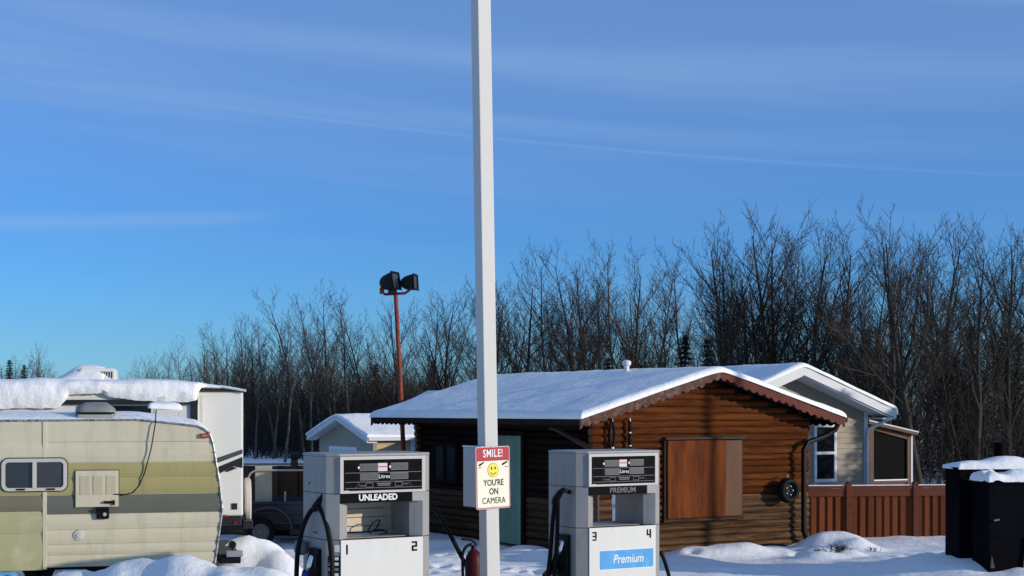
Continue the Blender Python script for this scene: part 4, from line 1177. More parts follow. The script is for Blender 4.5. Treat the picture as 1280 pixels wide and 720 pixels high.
def course(za_, zb2, xl, xr, m, nm='siding_course', gap=.008, bow=.011):
    """one horizontal sheet-metal course, slightly bowed, with a recessed joint"""
    mbx = MB(); n = 4; rows = []
    sub = 3
    zs_ = [za_ + gap / 2 + (zb2 - za_ - gap) * i / sub for i in range(sub + 1)]
    for i, z_ in enumerate(zs_):
        xr_ = min(xr, edge_x(z_)) if xr is not None else edge_x(z_)
        bw = bow * math.sin(math.pi * (i / sub)) + .004
        rows.append(((xl, -bw, z_), (xr_, -bw, z_), (xl, .004, z_), (xr_, .004, z_)))
    for a, b in zip(rows, rows[1:]):
        mbx.add([a[0], a[1], b[1], b[0]], [(0, 1, 2, 3)])
        mbx.add([a[1], a[3], b[3], b[1]], [(0, 1, 2, 3)]); mbx.add([a[2], a[0], b[0], b[2]], [(0, 1, 2, 3)])
    mbx.add([rows[0][2], rows[0][3], rows[0][1], rows[0][0]], [(0, 1, 2, 3)])
    mbx.add([rows[-1][0], rows[-1][1], rows[-1][3], rows[-1][2]], [(0, 1, 2, 3)])
    return mbx.build(nm, m, tr_, fixn=False)
def zt_(py, px=200): return TR.uz(px, py)[1]
seam = TR.uz(56, 600)[0]
edges = [704, 691, 677.5, 660, 641]
zz = [zb_] + [zt_(y) for y in (691, 678, 660, 641)]
for a, b in zip(zz, zz[1:]): course(a, b, seam + .02, None, CREAM)
course(zt_(641), zt_(617), seam + .02, None, GRNG)
course(zt_(617), zt_(597), seam + .02, None, OLIVE); course(zt_(597), zt_(577.5), seam + .02, None, OLIVE)
course(zt_(577.5), zt_(552), seam + .02, None, CREAM)
# top course follows the roof line
z0 = zt_(552) + .003
mbx = MB(); xs_ = [seam + .02 + (-.10 - (seam + .02)) * i / 24 for i in range(25)]
def top_z(x):
    pts = prof[::-1]
    if x <= pts[0][0]: return pts[0][1]
    for (xa, za_), (xb, zb2) in zip(pts, pts[1:]):
        if xa <= x <= xb and xb > xa: return za_ + (zb2 - za_) * (x - xa) / (xb - xa)
    return z0
def top_course(xl, xr, m):
    n = 40; mb_ = MB()
    xs = [xl + (xr - xl) * i / n for i in range(n + 1)]
    for a, b in zip(xs, xs[1:]):
        za1 = max(z0 + .001, top_z(a) - .004); zb1 = max(z0 + .001, top_z(b) - .004)
        mb_.add([(a, -.006, z0), (b, -.006, z0), (b, -.006, zb1), (a, -.006, za1)], [(0, 1, 2, 3)])
    mb_.add([(xl, .004, z0), (xr, .004, z0), (xr, -.006, z0), (xl, -.006, z0)], [(0, 1, 2, 3)])
    return mb_.build('siding_course', m, tr_, fixn=False)
top_course(seam + .02, edge_x(z0 + .002) - .002, CREAM)
# left of the vertical seam
for a, b, m in ((zb_ - .03, zt_(668, 30), PATCH), (zt_(668, 30), zt_(640, 30), PATCH), (zt_(640, 30), zt_(619, 30), BRNG), (zt_(619, 30), zt_(598, 30), OLIVE), (zt_(598, 30), zt_(579, 30), OLIVE), (zt_(579, 30), zt_(552, 30), CREAM)):
    course(a, b, -TL + .0, seam - .02, m)
top_course(-TL, seam - .02, CREAM)
MB().box(seam - .022, seam + .022, -.016, .003, zb_ - .02, ztop - .02).build('seam_trim', CREAM, tr_, bevel=.003)
# edge trim along roof and end, with rivets
rail = [(x, -.012, z_) for x, z_ in prof]
rail.append((-TL, -.012, ztop - .02))
MB().tube(rail, .013, 6).build('edge_trim', TRIM, tr_)
rr_ = random.Random(4)
rv_m = MB().lathe([(0, -.006), (.008, -.005), (.009, 0)], axis='y', sides=6).mesh('rivet', CHROME)
acc = 0.0
for (a, b) in zip(rail, rail[1:]):
    a = Vector(a); b = Vector(b); n = max(1, int((b - a).length / .075))
    for i in range(n):
        o = bpy.data.objects.new('rivet', rv_m); COL.objects.link(o); o.parent = tr_; o.location = a.lerp(b, i / n) + Vector((0, -.013, 0)); o.scale = (rr_.uniform(.8, 1.5), 1, 1)
# curved end skin and roof skin
end = MB()
endp = [(p[0] + .004, p[1]) for p in prof] + [(-TL, ztop - .03)]
for (xa, za1), (xb, zb1) in zip(endp, endp[1:]):
    end.add([(xa, .0, za1 + .002), (xa, TD, za1 + .002), (xb, TD, zb1 + .002), (xb, .0, zb1 + .002)], [(0, 1, 2, 3)])
end.build('end_skin', CREAM, tr_)
# window
(w0, wz1), (w1, wz0) = TR.uz(2, 573.5), TR.uz(84, 613)
def rrect(x0, x1, z0, z1, r, n=5):
    pts = []
    for cx, cz, a0 in ((x1 - r, z1 - r, 0), (x0 + r, z1 - r, 90), (x0 + r, z0 + r, 180), (x1 - r, z0 + r, 270)):
        for i in range(n + 1):
            a = R(a0 + 90 * i / n); pts.append((cx + r * math.cos(a), cz + r * math.sin(a)))
    return pts
def frame_ring(outer, inner, y0, y1, m, nm, parent):
    f = MB(); n = len(outer)
    for i in range(n):
        j = (i + 1) % n
        f.add([(outer[i][0], y0, outer[i][1]), (outer[j][0], y0, outer[j][1]), (inner[j][0], y0, inner[j][1]), (inner[i][0], y0, inner[i][1])], [(0, 1, 2, 3)])
        f.add([(outer[i][0], y0, outer[i][1]), (outer[i][0], y1, outer[i][1]), (outer[j][0], y1, outer[j][1]), (outer[j][0], y0, outer[j][1])], [(0, 1, 2, 3)])
        f.add([(inner[i][0], y0, inner[i][1]), (inner[j][0], y0, inner[j][1]), (inner[j][0], y1, inner[j][1]), (inner[i][0], y1, inner[i][1])], [(0, 1, 2, 3)])
    return f.build(nm, m, parent)
WFR = mat('window_aluminium', (.50, .48, .42), .4, .08, 5)
wfo = frame_ring(rrect(w0, w1, wz0, wz1, .075), rrect(w0 + .04, w1 - .04, wz0 + .035, wz1 - .04, .04), -.035, .0, WFR, 'window', tr_)
frame_ring(rrect(w0 - .012, w1 + .012, wz0 - .012, wz1 + .012, .085), rrect(w0 + .002, w1 - .002, wz0 + .002, wz1 - .002, .074), -.018, .0, mat('dark_gasket', (.05, .05, .045), .8), 'gasket', wfo)
wm = (w0 + w1) / 2
MB().box(w0 + .03, wm, -.014, -.0135 + .004, wz0 + .03, wz1 - .03).build('pane', mat('camper_glass', (.022, .028, .032), .10, .3, 3, spec=.6), wfo)
MB().box(wm, w1 - .03, -.019, -.0155, wz0 + .03, wz1 - .03).build('pane', mat('camper_glass_screened', (.055, .06, .062), .25, .2, 3), wfo)
MB().box(wm - .022, wm + .022, -.042, -.02, wz0 + .03, wz1 - .035).build('mullion', WFR, wfo, bevel=.004)
bl = MB()
for i in range(22):
    zc = wz0 + .05 + i * (wz1 - wz0 - .1) / 22
    bl.box(wm + .03, w1 - .05, -.0212, -.0192, zc, zc + .005)
bl.build('screen_slat', mat('screen_slats', (.035, .038, .04), .6), wfo)
for xx in (w0 + .16, w1 - .22):
    MB().box(xx, xx + .09, -.045, -.035, wz0 + .01, wz0 + .028).build('latch', BLACK, wfo)
# refrigerator vent panel
(f0, fz1), (f1, fz0) = TR.uz(94.5, 588.5), TR.uz(148, 633)
fv = MB().box(f0 - .012, f1 + .012, -.018, .0, fz0 - .012, fz1 + .012).build('vent_panel', mat('vent_shadow_frame', (.13, .12, .09), .7), tr_)
MB().box(f0, f1, -.034, -.019, fz0, fz1).build('vent_door', CREAM, fv, bevel=.004)
lv = MB().box(-.052, .052, -.0445, -.035, 0, .012).mesh('louvre', CREAM)
for c in range(3):
    for r_ in range(9):
        o = bpy.data.objects.new('louvre', lv); COL.objects.link(o); o.parent = fv
        o.location = (f0 + .105 + c * .142, 0, fz1 - .07 - r_ * .024); o.rotation_euler = (R(0), 0, 0)
MB().tube([(f1 - .16, -.05, fz0 + .055), (f1 - .04, -.055, fz0 + .05)], .014, 6).tube([(f1 - .05, -.05, fz0 + .02), (f1 - .05, -.05, fz0 + .075)], .013, 6).build('catch', BLACK, fv)
# black outlet box under the vent
(o0, oz1), (o1, oz0) = TR.uz(120.5, 633.5), TR.uz(136.5, 648)
ob = MB().box(o0, o1, -.05, -.0, oz0, oz1).build('outlet_box', BLACK, tr_, bevel=.006)
MB().box(o0 + .01, o1 - .01, -.075, -.048, oz1 - .03, oz1 - .012).build('outlet_flap', BLACK, ob)
MB().lathe([(0, -.065), (.02, -.062), (.022, -.05)], c=((o0 + o1) / 2 + .02, 0, oz0 + .05), axis='y', sides=10).build('socket', mat('socket_grey', (.4, .4, .42), .4), ob)
# round inlet
ru, rz = TR.uz(98, 669)
MB().lathe([(0, -.03), (.022, -.032), (.026, -.022), (.04, -.022), (.055, -.018), (.062, -.006), (.064, .0)], c=(ru, -.004, rz), axis='y', sides=22).build('water_inlet', WFR, tr_, smooth='auto')
mu, mz = TR.uz(256, 544.5)
ml_ = MB().box(mu - .052, mu + .045, -.04, -.004, mz - .025, mz + .026).build('marker_light', mat('faded_red_lens', (.30, .035, .025), .4), tr_, bevel=.008)
MB().box(mu - .03, mu + .02, -.043, -.040, mz - .008, mz + .010).build('reflector', mat('pale_red', (.5, .2, .15), .4), ml_)
# rear bumper, light and wheel arches
MB().box(-.02, .22, .10, TD - .1, zb_ - .02, zb_ + .09).build('bumper', BLACK, tr_, bevel=.01)
MB().box(.05, .24, .05, .14, zb_ + .06, zb_ + .13).build('bumper_end', mat('bumper_grey', (.25, .25, .26), .5), tr_, bevel=.01)
MB().lathe([(0, -.03), (.04, -.03), (.045, .0), (.045, .03)], c=(.13, .2, zb_ + .19), axis='y', sides=14).build('hitch_lamp', BLACK, tr_)
MB().box(.12, .14, .2, .22, zb_ + .09, zb_ + .17).build('lamp_stem', BLACK, tr_)
for px in (8, 88):
    xw = TR.uz(px, 700)[0]
    wheel(tr_, xw, .18, .335, .335, .19, rimm=CHROME)
    wheel(tr_, xw, TD - .18, .335, .335, .19, rimm=CHROME)
MB().box(-TL + .1, -.15, .30, TD - .3, zb_ - .16, zb_ - .002).build('chassis', BLACK, tr_)
MB().box(-TL + .2, -.1, .06, .28, zb_ - .035, zb_ - .004).build('underside_rail', BLACK, tr_)
# roof fittings
vu0 = TR.uz(94, 515, .25)[0]; vu1 = TR.uz(145, 515, .25)[0]; vz = TR.uz(120, 507, .25)[1]
vn = empty('roof_ventilator', TR.world((vu0 + vu1) / 2, .06, .03), 15, 'grey domed ventilator on the camper roof', 'ventilator')
hw_ = (vu1 - vu0) / 2
vd = MB(); ring = []
for j, (t, zq) in enumerate(((1.0, ztop - .02), (1.02, ztop + .045), (.97, ztop + .09), (.84, ztop + .12), (.55, ztop + .165), (.1, ztop + .17))):
    for k in range(24):
        a = 2 * math.pi * k / 24; c, s_ = math.cos(a), math.sin(a)
        vd.v.append((hw_ * t * math.copysign(abs(c) ** .5, c), .22 + .20 * t * math.copysign(abs(s_) ** .5, s_), zq))
for j in range(5):
    for k in range(24):
        vd.f.append((j * 24 + k, j * 24 + (k + 1) % 24, (j + 1) * 24 + (k + 1) % 24, (j + 1) * 24 + k)); vd.mi.append(0)
vd.f.append(tuple(5 * 24 + k for k in range(24))); vd.mi.append(0)
vd.build('dome', mat('aged_grey_plastic', (.20, .205, .20), .5, .2, 5), vn, smooth='auto')
MB().box(-hw_ * .92, hw_ * .92, -.012, .02, ztop + .035, ztop + .055).build('slot', BLACK, vn)
MB().box(-hw_ * .85, hw_ * .85, -.02, .02, ztop - .02, ztop + .028).build('base', mat('aged_base', (.30, .30, .26), .6), vn, bevel=.004)
pv = TR.uz(159, 517, .2)
vb = empty('plumbing_vent', TR.world(pv[0], .2, ztop), 15, 'small square vent cap on the camper roof', 'vent cap')
MB().box(-.055, .055, -.04, .06, -.02, .045).build('cap', mat('aged_base', (.30, .30, .26)), vb, bevel=.01)
MB().box(-.045, .045, -.044, -.038, .005, .02).build('slot', BLACK, vb)
# folded television aerial carrying snow
aa0 = TR.uz(186, 507, .6)[0]; aa1 = TR.uz(227, 507, .6)[0]; aaz = TR.uz(205, 508, .6)[1]
an = empty('roof_aerial', TR.world((aa0 + aa1) / 2, .6, 0), 15, 'flat snow topped aerial on thin legs above the camper roof', 'aerial')
MB().prism([(aa0 - (aa0 + aa1) / 2, aaz + .01), ((aa1 - aa0) / 2 + 0, aaz - .02), ((aa1 - aa0) / 2 - .04, aaz - .06), (aa0 - (aa0 + aa1) / 2 + .05, aaz - .03)], -.12, .12, 'y').build('plate', WHITE, an, bevel=.008)
for xx in (-.13, .16):
    MB().tube([(xx, 0, aaz - .04), (xx, 0, ztop - .14)], .006, 5).build('leg', STEEL, an)
def troof(x, y): return top_z(x) + .045 * math.sin(math.pi * min(1, max(0, y / TD))) ** .7
tsn = snow_cap('roof_snow', -TL, -.10, .0, TD, lambda x, y: top_z(x) - .01 + .04 * min(1, max(0, y / .5)), .045, .45, .05, 'thin snow cover on the cream camper roof', ((TR.X0, TR.Y0, 0), 15), seed=7.4, bump_amp=.015, drop=0.0)
sn2 = snow_cap('aerial_snow', -(aa1 - aa0) / 2 - .01, (aa1 - aa0) / 2, -.13, .13, lambda x, y: aaz - .005 - .05 * x, .05, .09, .03, 'small snow cushion on the camper roof aerial', (TR.world((aa0 + aa1) / 2, .6, 0), 15), seed=3.1)
# cable hanging down the side to the vent
cpt = [(195.5, 512), (194, 530), (189, 560), (181, 590), (174, 607), (166, 616), (155, 618.5), (143, 617.5)]
cq = [TR.uz(a, b, -.03) for a, b in cpt]
cab = MB().tube([TR.world(u, (.05 if i == 0 else -.03 - .02 * math.sin(i)), z_) for i, (u, z_) in enumerate(cq)], .0065, 6).build('cable', RUBBER, smooth=True)
tag(cab, 'thin black cable hanging down the camper side to its vent panel', 'cable')

# ================================================================ pump island, pumps
A1 = Plane(425.0, 13.02, 31); A2 = Plane(735.6, 14.66, 31)
isl_c = (Vector((A1.X0, A1.Y0, 0)) + Vector((A2.X0, A2.Y0, 0))) / 2 + Vector((.20, .42, 0))
CONC = mat('worn_concrete', (0.30, 0.29, 0.27), .85, .15, 4, bump=.3, bscale=30, dirt=(.18, .17, .16), dirt_scale=3)
isl = empty('pump_island', (isl_c.x, isl_c.y, 0), 36.0, 'raised concrete island under the two fuel pumps', 'kerb island')
iw, idp = 2.55, .62
ipoly = []
for cx, a0 in ((iw - .3, -90), (iw - .3, 0), (-iw + .3, 90), (-iw + .3, 180)):
    cy = -idp + .3 if a0 in (-90, 180) else idp - .3
    for i in range(6):
        a = R(a0 + 90 * i / 5); ipoly.append((cx + .3 * math.cos(a), cy + .3 * math.sin(a)))
MB().prism(ipoly, -.2, .16, 'z').build('slab', CONC, isl, bevel=.015)
PG = mat('pump_grey_enamel', (0.275, 0.265, 0.25), .5, .06, 3, dirt=(.13, .125, .12), dirt_scale=4, dirt_lo=.50, dirt_hi=.85, dstretch=(3, 3, .8), dmax=.7, bump=.08, bscale=6)
PGS = mat('pump_dark_grey_inside', (0.15, 0.155, 0.165), .6, .1, 4)
PFR = mat('pump_light_frame', (0.42, 0.41, 0.375), .5, .06, 6)
PWH = mat('pump_white_panel', (0.585, 0.575, 0.53), .5, .04, 4, dirt=(.36, .345, .31), dirt_scale=5, dirt_lo=.55, dirt_hi=.85, dmax=.7)
PBL = mat('pump_black_glass', (0.005, 0.005, 0.006), .4, .3, 6, spec=.02)
LCD = mat('dead_lcd', (0.036, 0.040, 0.037), .5, .3, 30, stretch=(6, 1, .1))
LINE = mat('pale_print', (0.20, 0.205, 0.215), .6, spec=.1)
WPR = mat('white_print', (0.72, 0.72, 0.70), .5)
INK = mat('black_print', (0.006, 0.006, 0.006), .7, spec=.03)
BLUE = mat('premium_blue', (0.03, 0.27, 0.58), .45, .10, 5, dirt=(.10, .38, .66), dirt_scale=8, dirt_lo=.52, dirt_hi=.70)
GHOST = mat('scuffed_grey_print', (0.16, .165, .16), .7, .5, 40, dirt=(.02, .02, .02), dirt_scale=55, dirt_lo=.45, dirt_hi=.6)
STK = mat('pink_white_sticker', (0.62, 0.52, 0.50), .6)
NBLUE = mat('blue_nozzle_guard', (0.012, 0.03, 0.16), .5)
PW = .80
Z0, ZL, ZB, ZD, ZT = .16, 1.127, 1.44, 1.525, 1.837
def octa(x0, x1, d=.63, c=.1, k=.072):
    return [(x0, 0), (x1, 0), (x1 + c, k), (x1 + c, d - k), (x1, d), (x0, d), (x0 - c, d - k), (x0 - c, k)]
def numeral(n, x, z, parent, h=.085, w=.052, t=.016):
    segs = {'1': [(.35, .65, 0, 1)], '2': [(0, 1, .82, 1), (.68, 1, .42, .82), (0, 1, .40, .58), (0, .32, .16, .40), (0, 1, 0, .18)],
            '3': [(0, 1, .84, 1), (.68, 1, .22, .84), (.1, .68, .42, .58), (.1, 1, .0, .16)], '4': [(0, .32, .38, 1), (.66, 1, 0, 1), (.32, .66, .30, .46), (0, .32, .30, .40)]}[n]
    m = MB()
    for i, (a, b, c, d) in enumerate(segs):
        m.box(x + a * w, x + b * w, -.0125 - .0001 * i, -.0105, z + c * h, z + d * h)
    return m.build('numeral', INK, parent)
def noz(parent, pts, nm='nozzle', guard=RUBBER):
    m = MB()
    o = m.tube(pts, [.018, .026, .03, .024], 8).build(nm, guard, parent, smooth=True)
    return o
def make_pump(pl, base, nums, grade, ghost, label, nm='fuel_pump'):
    e = empty(nm, (pl.X0, pl.Y0, base), 31, label, 'fuel pump', 'pair of old fuel pumps on the island')
    low = MB().prism(octa(0, PW), Z0 - .01, ZL - .004, 'z').build('lower_cabinet', PG, e, bevel=.006)
    MB().prism([(p[0], p[1]) for p in octa(0.01, PW - .01)], ZL - .0035, ZL + .001, 'z').build('seam_gasket', BLACK, e)
    for xo in (0.0, PW):   # pointed pillars left and right of the opening
        MB().prism([(xo, 0), (xo + .1, .072), (xo + .1, .558), (xo, .63), (xo - .1, .558), (xo - .1, .072)], ZL + .0015, ZD - .004, 'z').build('pillar', PG, e, bevel=.004)
    MB().box(.10, PW - .10, .10, .53, ZL + .001, ZL + .006).build('shelf', PG, e)
    up = MB().prism(octa(0, PW), ZD, ZT + .004, 'z').build('upper_cabinet', PG, e, bevel=.005)
    MB().prism(octa(-.004, PW + .004, .634, .1), ZT + .0045, ZT + .028, 'z').build('top_plate', PG, e, bevel=.008)
    # white lower panels front and rear
    MB().box(.004, PW - .004, -.010, -.001, Z0 + .03, ZL - .002).build('front_panel', PWH, e, bevel=.003)
    MB().box(.004, PW - .004, .631, .640, Z0 + .03, ZL - .002).build('rear_panel', PWH, e, bevel=.003)
    # lettered band and block above the opening, front and rear
    band = MB().box(.004, PW * .862, -.006, .055, ZB, ZD - .002).build('grade_band', PBL, e)
    MB().box(PW * .864, PW - .004, -.008, .055, ZB + .002, ZD - .002).build('band_block', PG, e, bevel=.003)
    MB().box(.1, PW - .1, .575, .62, ZB, ZD - .002).build('rear_band', PBL, e)
    # display heads front and rear
    for side in (0, 1):
        y = -.016 if side == 0 else .63 + .016
        sg = 1 if side == 0 else -1
        fr = MB()
        x0, x1 = -.004, PW + .018
        def fb(a, b, c, d, dep=.016): fr.box(a, b, min(y, y + sg * dep), max(y, y + sg * dep), c, d)
        fb(x0, x1, ZT - .024, ZT + .004); fb(x0, x1, ZD, ZD + .020); fb(x0, x0 + .030, ZD + .020, ZT - .024); fb(x1 - .034, x1, ZD + .020, ZT - .024)
        fro = fr.build('display_frame' if side == 0 else 'rear_display_frame', PFR, e)
        MB().box(x0 + .03, x1 - .034, min(y + sg * .006, y + sg * .014), max(y + sg * .006, y + sg * .014), ZD + .02, ZT - .024).build('display_glass', PBL, fro)
    def dx(zx): return (zx - 250) * .00206
    def dz(zy): return ZT - (zy - 36) * .00176
    yg = -.016 + .006
    def plate(a, b, c, d, m, nm_, t=.002, yo=0.0): return MB().box(dx(a), dx(b), yg - t - yo, yg - .0003 - yo, dz(d), dz(c)).build(nm_, m, e)
    for a, b, c, d in ((340, 420, 72, 103), (485, 562, 70, 101), (342, 422, 120, 149), (483, 563, 118, 147)):
        plate(a - 2, b + 2, c - 2, d + 2, LINE, 'counter_bezel', .0012)
        plate(a, b, c, d, LCD, 'counter_window', .001, .0014)
    for a, b, c, d in ((368, 398, 166, 184), (505, 535, 164, 182)):
        plate(a - 2, b + 2, c - 2, d + 2, LINE, 'button_bezel', .0012); plate(a, b, c, d, PBL, 'button', .001, .0014)
    s_ = plate(423, 466, 68, 108, STK, 'sticker', .0016)
    MB().box(dx(425), dx(464), yg - .0024, yg - .0018, dz(89), dz(83)).build('sticker_print', mat('sticker_red', (.35, .10, .10), .6), s_)
    for zy, a, b in ((114, 272, 628), (159, 272, 628), (189, 272, 628)):
        plate(a, b, zy - 1, zy + 1, LINE, 'printed_line', .0009)
    for a, zy in ((330, 88), (476, 86)):
        plate(a, a + 7, zy - 5, zy + 6, WPR, 'printed_mark', .0009)
    text('Litres', .048, WPR, e, (dx(452), yg - .0012, dz(134)), bold=.0)
    text('Litres', .026, LINE, e, (dx(350), yg - .0012, dz(176)))
    text('Litres', .026, LINE, e, (dx(552), yg - .0012, dz(172)))
    for k, zy in enumerate((168, 177)):
        plate(418 + 4 * k, 484 - 4 * k, zy - 2, zy + 2, LINE, 'printed_line', .0008)
    plate(268, 288, 200, 205, WPR, 'maker_mark', .0009)
    for a, b in (((318, 189), (336, 160)), ((570, 160), (582, 189))):
        MB().tube([(dx(a[0]), yg - .0008, dz(a[1])), (dx(b[0]), yg - .0008, dz(b[1]))], .0014, 4).build('printed_line', LINE, e)
    if ghost: text('PREMIUM', .072, GHOST, e, (.40, -.0075, (ZB + ZD) / 2 - .002), bold=.0015, sx=1.05)
    else: text('UNLEADED', .074, WPR, e, (.36, -.0075, (ZB + ZD) / 2), bold=.0022, sx=.98)
    numeral(nums[0], .035, ZL - .125, e); numeral(nums[1], PW - .115, ZL - .125, e)
    return e
pump1 = make_pump(A1, .027, '12', 'UNLEADED', False, 'grey fuel pump marked UNLEADED with white panel numbered 1 and 2')
pump2 = make_pump(A2, .0, '34', 'PREMIUM', True, 'grey fuel pump with blue Premium sticker and numbers 3 and 4')
# blue sticker of the second pump
stx = MB().box(.125, .765, -.0118, -.0106, .717, .898).build('grade_sticker', BLUE, pump2)
MB().box(.119, .771, -.0109, -.0102, .711, .904).build('sticker_border', WPR, stx)
text('Premium', .122, WPR, stx, (.46, -.0126, .808), bold=.001, sx=.82, shear=.22)
# rear boards closing the opening of the first pump
TAN = mat('beige_board', (0.52, 0.45, 0.34), .7, .08, 3, stretch=(.4, 3, 3))
zb0 = ZL + .03
for i in range(4):
    h_ = .078 if i else .05
    MB().box(.02, PW - .02, .42 + .006 * (i % 2), .44, zb0, zb0 + h_ - .006).build('rear_board', TAN, pump1, bevel=.003)
    zb0 += h_
wp_ = [(.44, .30, ZL + .01), (.40, .28, ZL + .05), (.43, .26, ZL + .11), (.50, .27, ZL + .14), (.53, .3, ZL + .13), (.50, .32, ZL + .06), (.47, .34, ZL + .03), (.54, .33, ZL + .05), (.60, .3, ZL + .03), (.56, .28, ZL + .012), (.50, .26, ZL + .012)]
wobj = MB().tube([A1.world(x, y, z_ + .027) for x, y, z_ in wp_], .006, 6).build('loose_wire', RUBBER, smooth=True)
tag(wobj, 'tangle of loose black wire on the shelf of the unleaded pump', 'wire')

def catmull(pts, n=6):
    P_ = [Vector(p) for p in pts]; P_ = [P_[0] * 2 - P_[1]] + P_ + [P_[-1] * 2 - P_[-2]]
    out = []
    for i in range(1, len(P_) - 2):
        for k in range(n):
            t = k / n; a, b, c, d = P_[i - 1], P_[i], P_[i + 1], P_[i + 2]
            out.append(0.5 * ((2 * b) + (c - a) * t + (2 * a - 5 * b + 4 * c - d) * t * t + (3 * b - a - 3 * c + d) * t ** 3))
    out.append(P_[-2]); return out
def loc_pts(pl, base, seq):
    r = []
    for px, py, back in seq:
        u, z_ = pl.uz(px, py, back); r.append((u, back, z_ - base))
    return r
# hoses of the first pump
h = loc_pts(A1, .027, [(403, 621, .16), (397, 629, .2), (394, 634, .24), (387, 641, .3), (379, 658, .38), (373, 684, .42), (371, 708, .42), (371, 740, .42), (376, 775, .36), (385, 770, .25), (389, 735, .2)])
MB().tube(catmull(h), .022, 10).build('hose', RUBBER, pump1, smooth=True)
h = loc_pts(A1, .027, [(393, 634, .22), (400, 636, .17), (406, 649, .10), (411, 668, .04), (414, 692, .0), (415, 720, -.02), (414, 755, .0), (405, 775, .10), (396, 768, .18)])
MB().tube(catmull(h), .022, 10).build('hose', RUBBER, pump1, smooth=True)
hk = loc_pts(A1, .027, [(404, 620, .14), (401, 625, .18), (395, 634, .24), (391, 638, .28)])
MB().tube([(-.09, .2, hk[1][2])] + hk, [.02, .024, .034, .04, .02], 8).build('hose_hook', BLACK, pump1, smooth=True)
def side_rect(pl, base, px0, px1, py0, py1, xside=-.1):
    """rectangle on the pump's left side: px -> y, py -> z"""
    def f(px, py):
        rx = (px - 640.) / FPX
        X0 = pl.X0 + xside * pl.c; Y0 = pl.Y0 + xside * pl.s
        y = (X0 - rx * Y0) / (pl.s + rx * pl.c)
        return y, CAM_H - (py - HOR) / FPX * (Y0 + y * pl.c) - base
    (ya, za_), (yb, zb2) = f(px0, py0), f(px1, py1)
    return min(ya, yb), max(ya, yb), min(za_, zb2), max(za_, zb2)
def holster(pump, pl, base, px0, px1, py0, guard, xs=-1):
    y0, y1, z1, z2 = side_rect(pl, base, px0, px1, py0, py0 + 10)
    zt__ = z2
    X = -.1
    ho = MB().prism([(X - .001, zt__ - .62), (X - .001, zt__), (X - .03, zt__), (X - .055, zt__ - .1), (X - .055, zt__ - .62)], y0, y1, 'y').build('holster', BLACK, pump, bevel=.006)
    ym = (y0 + y1) / 2
    nz_ = MB().tube(catmull([(X - .06, ym + .13, zt__ - .36), (X - .09, ym + .07, zt__ - .27), (X - .08, ym, zt__ - .17), (X - .05, ym - .02, zt__ - .06)]), [.018] * 13 + [.03] * 6, 10).build('nozzle', CHROME, pump, smooth=True)
    MB().tube(catmull([(X - .10, ym + .22, zt__ - .42), (X - .11, ym + .12, zt__ - .36), (X - .10, ym + .04, zt__ - .27), (X - .10, ym + .0, zt__ - .20)]), .038, 10).build('nozzle_guard', guard, nz_, smooth=True)
    MB().tube(catmull([(X - .12, ym + .16, zt__ - .52), (X - .13, ym + .05, zt__ - .46), (X - .12, ym - .02, zt__ - .34)]), .011, 8).build('trigger', BLACK, nz_, smooth=True)
    return ho
holster(pump1, A1, .027, 391, 402, 684, NBLUE)
holster(pump2, A2, .0, 702, 713.5, 667, BLACK)
# grey boot cover on the first pump's side
y0, y1, z1, z2 = side_rect(A1, .027, 380, 388, 678, 694)
MB().lathe([(0, 0), (.03, .0), (.055, .02), (.065, .06), (.05, .12), (0, .14)], c=(-.16, (y0 + y1) / 2, z1), sides=14).build('spout_boot', mat('grey_boot', (.16, .165, .17), .6), pump1, smooth='auto')
MB().box(-.165, -.10, (y0 + y1) / 2 - .02, (y0 + y1) / 2 + .02, z1 + .02, z1 + .07).build('boot_bracket', PG, pump1)
# notice card with pictograms on the front-left chamfer of the first pump
card = MB().box(.020, .124, -.0035, -.0005, .70, .99).build('notice_card', INK, pump1)
card.location = (-.1, .072, 0); card.rotation_euler = (0, 0, -math.atan2(.072, .1))
for r_ in range(6):
    for c_ in range(2):
        a = .028 + c_ * .050
        MB().box(a, a + .034, -.0045, -.0037, .955 - r_ * .046, .982 - r_ * .046).build('pictogram', WPR if (r_ + c_) % 3 else LINE, card)
MB().box(.075, .120, -.002, -.0005, 1.025, 1.085).build('blank_label', WPR, pump1, loc=(-.1, .072, 0), rot=(0, 0, -math.atan2(.072, .1)))
MB().lathe([(0, -.004), (.010, -.004), (.010, 0)], c=(-.1, .42, 1.60), axis='x', sides=8).build('lock', BLACK, pump1)
MB().box(-.103, -.1005, .25, .34, 1.17, 1.185).build('scratch_plate', mat('dark_plate', (.06, .06, .065), .6), pump1)
# second hose of the first pump running to the post, and right side holsters
h = loc_pts(A1, .027, [(536, 628, .36), (541, 634, .36), (548, 642, .40), (560, 663, .45), (576, 694, .5), (590, 722, .52), (603, 755, .5), (612, 800, .3), (600, 812, .2), (570, 790, .2), (545, 745, .32), (541, 722, .3)])
MB().tube(catmull(h), .021, 10).build('hose', RUBBER, pump1, smooth=True)
for pm in (pump1, pump2):
    X = PW + .1
    MB().prism([(X + .001, .45), (X + .001, 1.02), (X + .03, 1.02), (X + .055, .92), (X + .055, .45)], .24, .42, 'y').build('holster', BLACK, pm, bevel=.006)
    nz_ = MB().tube(catmull([(X + .05, .30, .95), (X + .07, .34, .86), (X + .09, .40, .80), (X + .09, .46, .70)]), .034, 10).build('nozzle_guard', NBLUE if pm == pump1 else BLACK, pm, smooth=True)
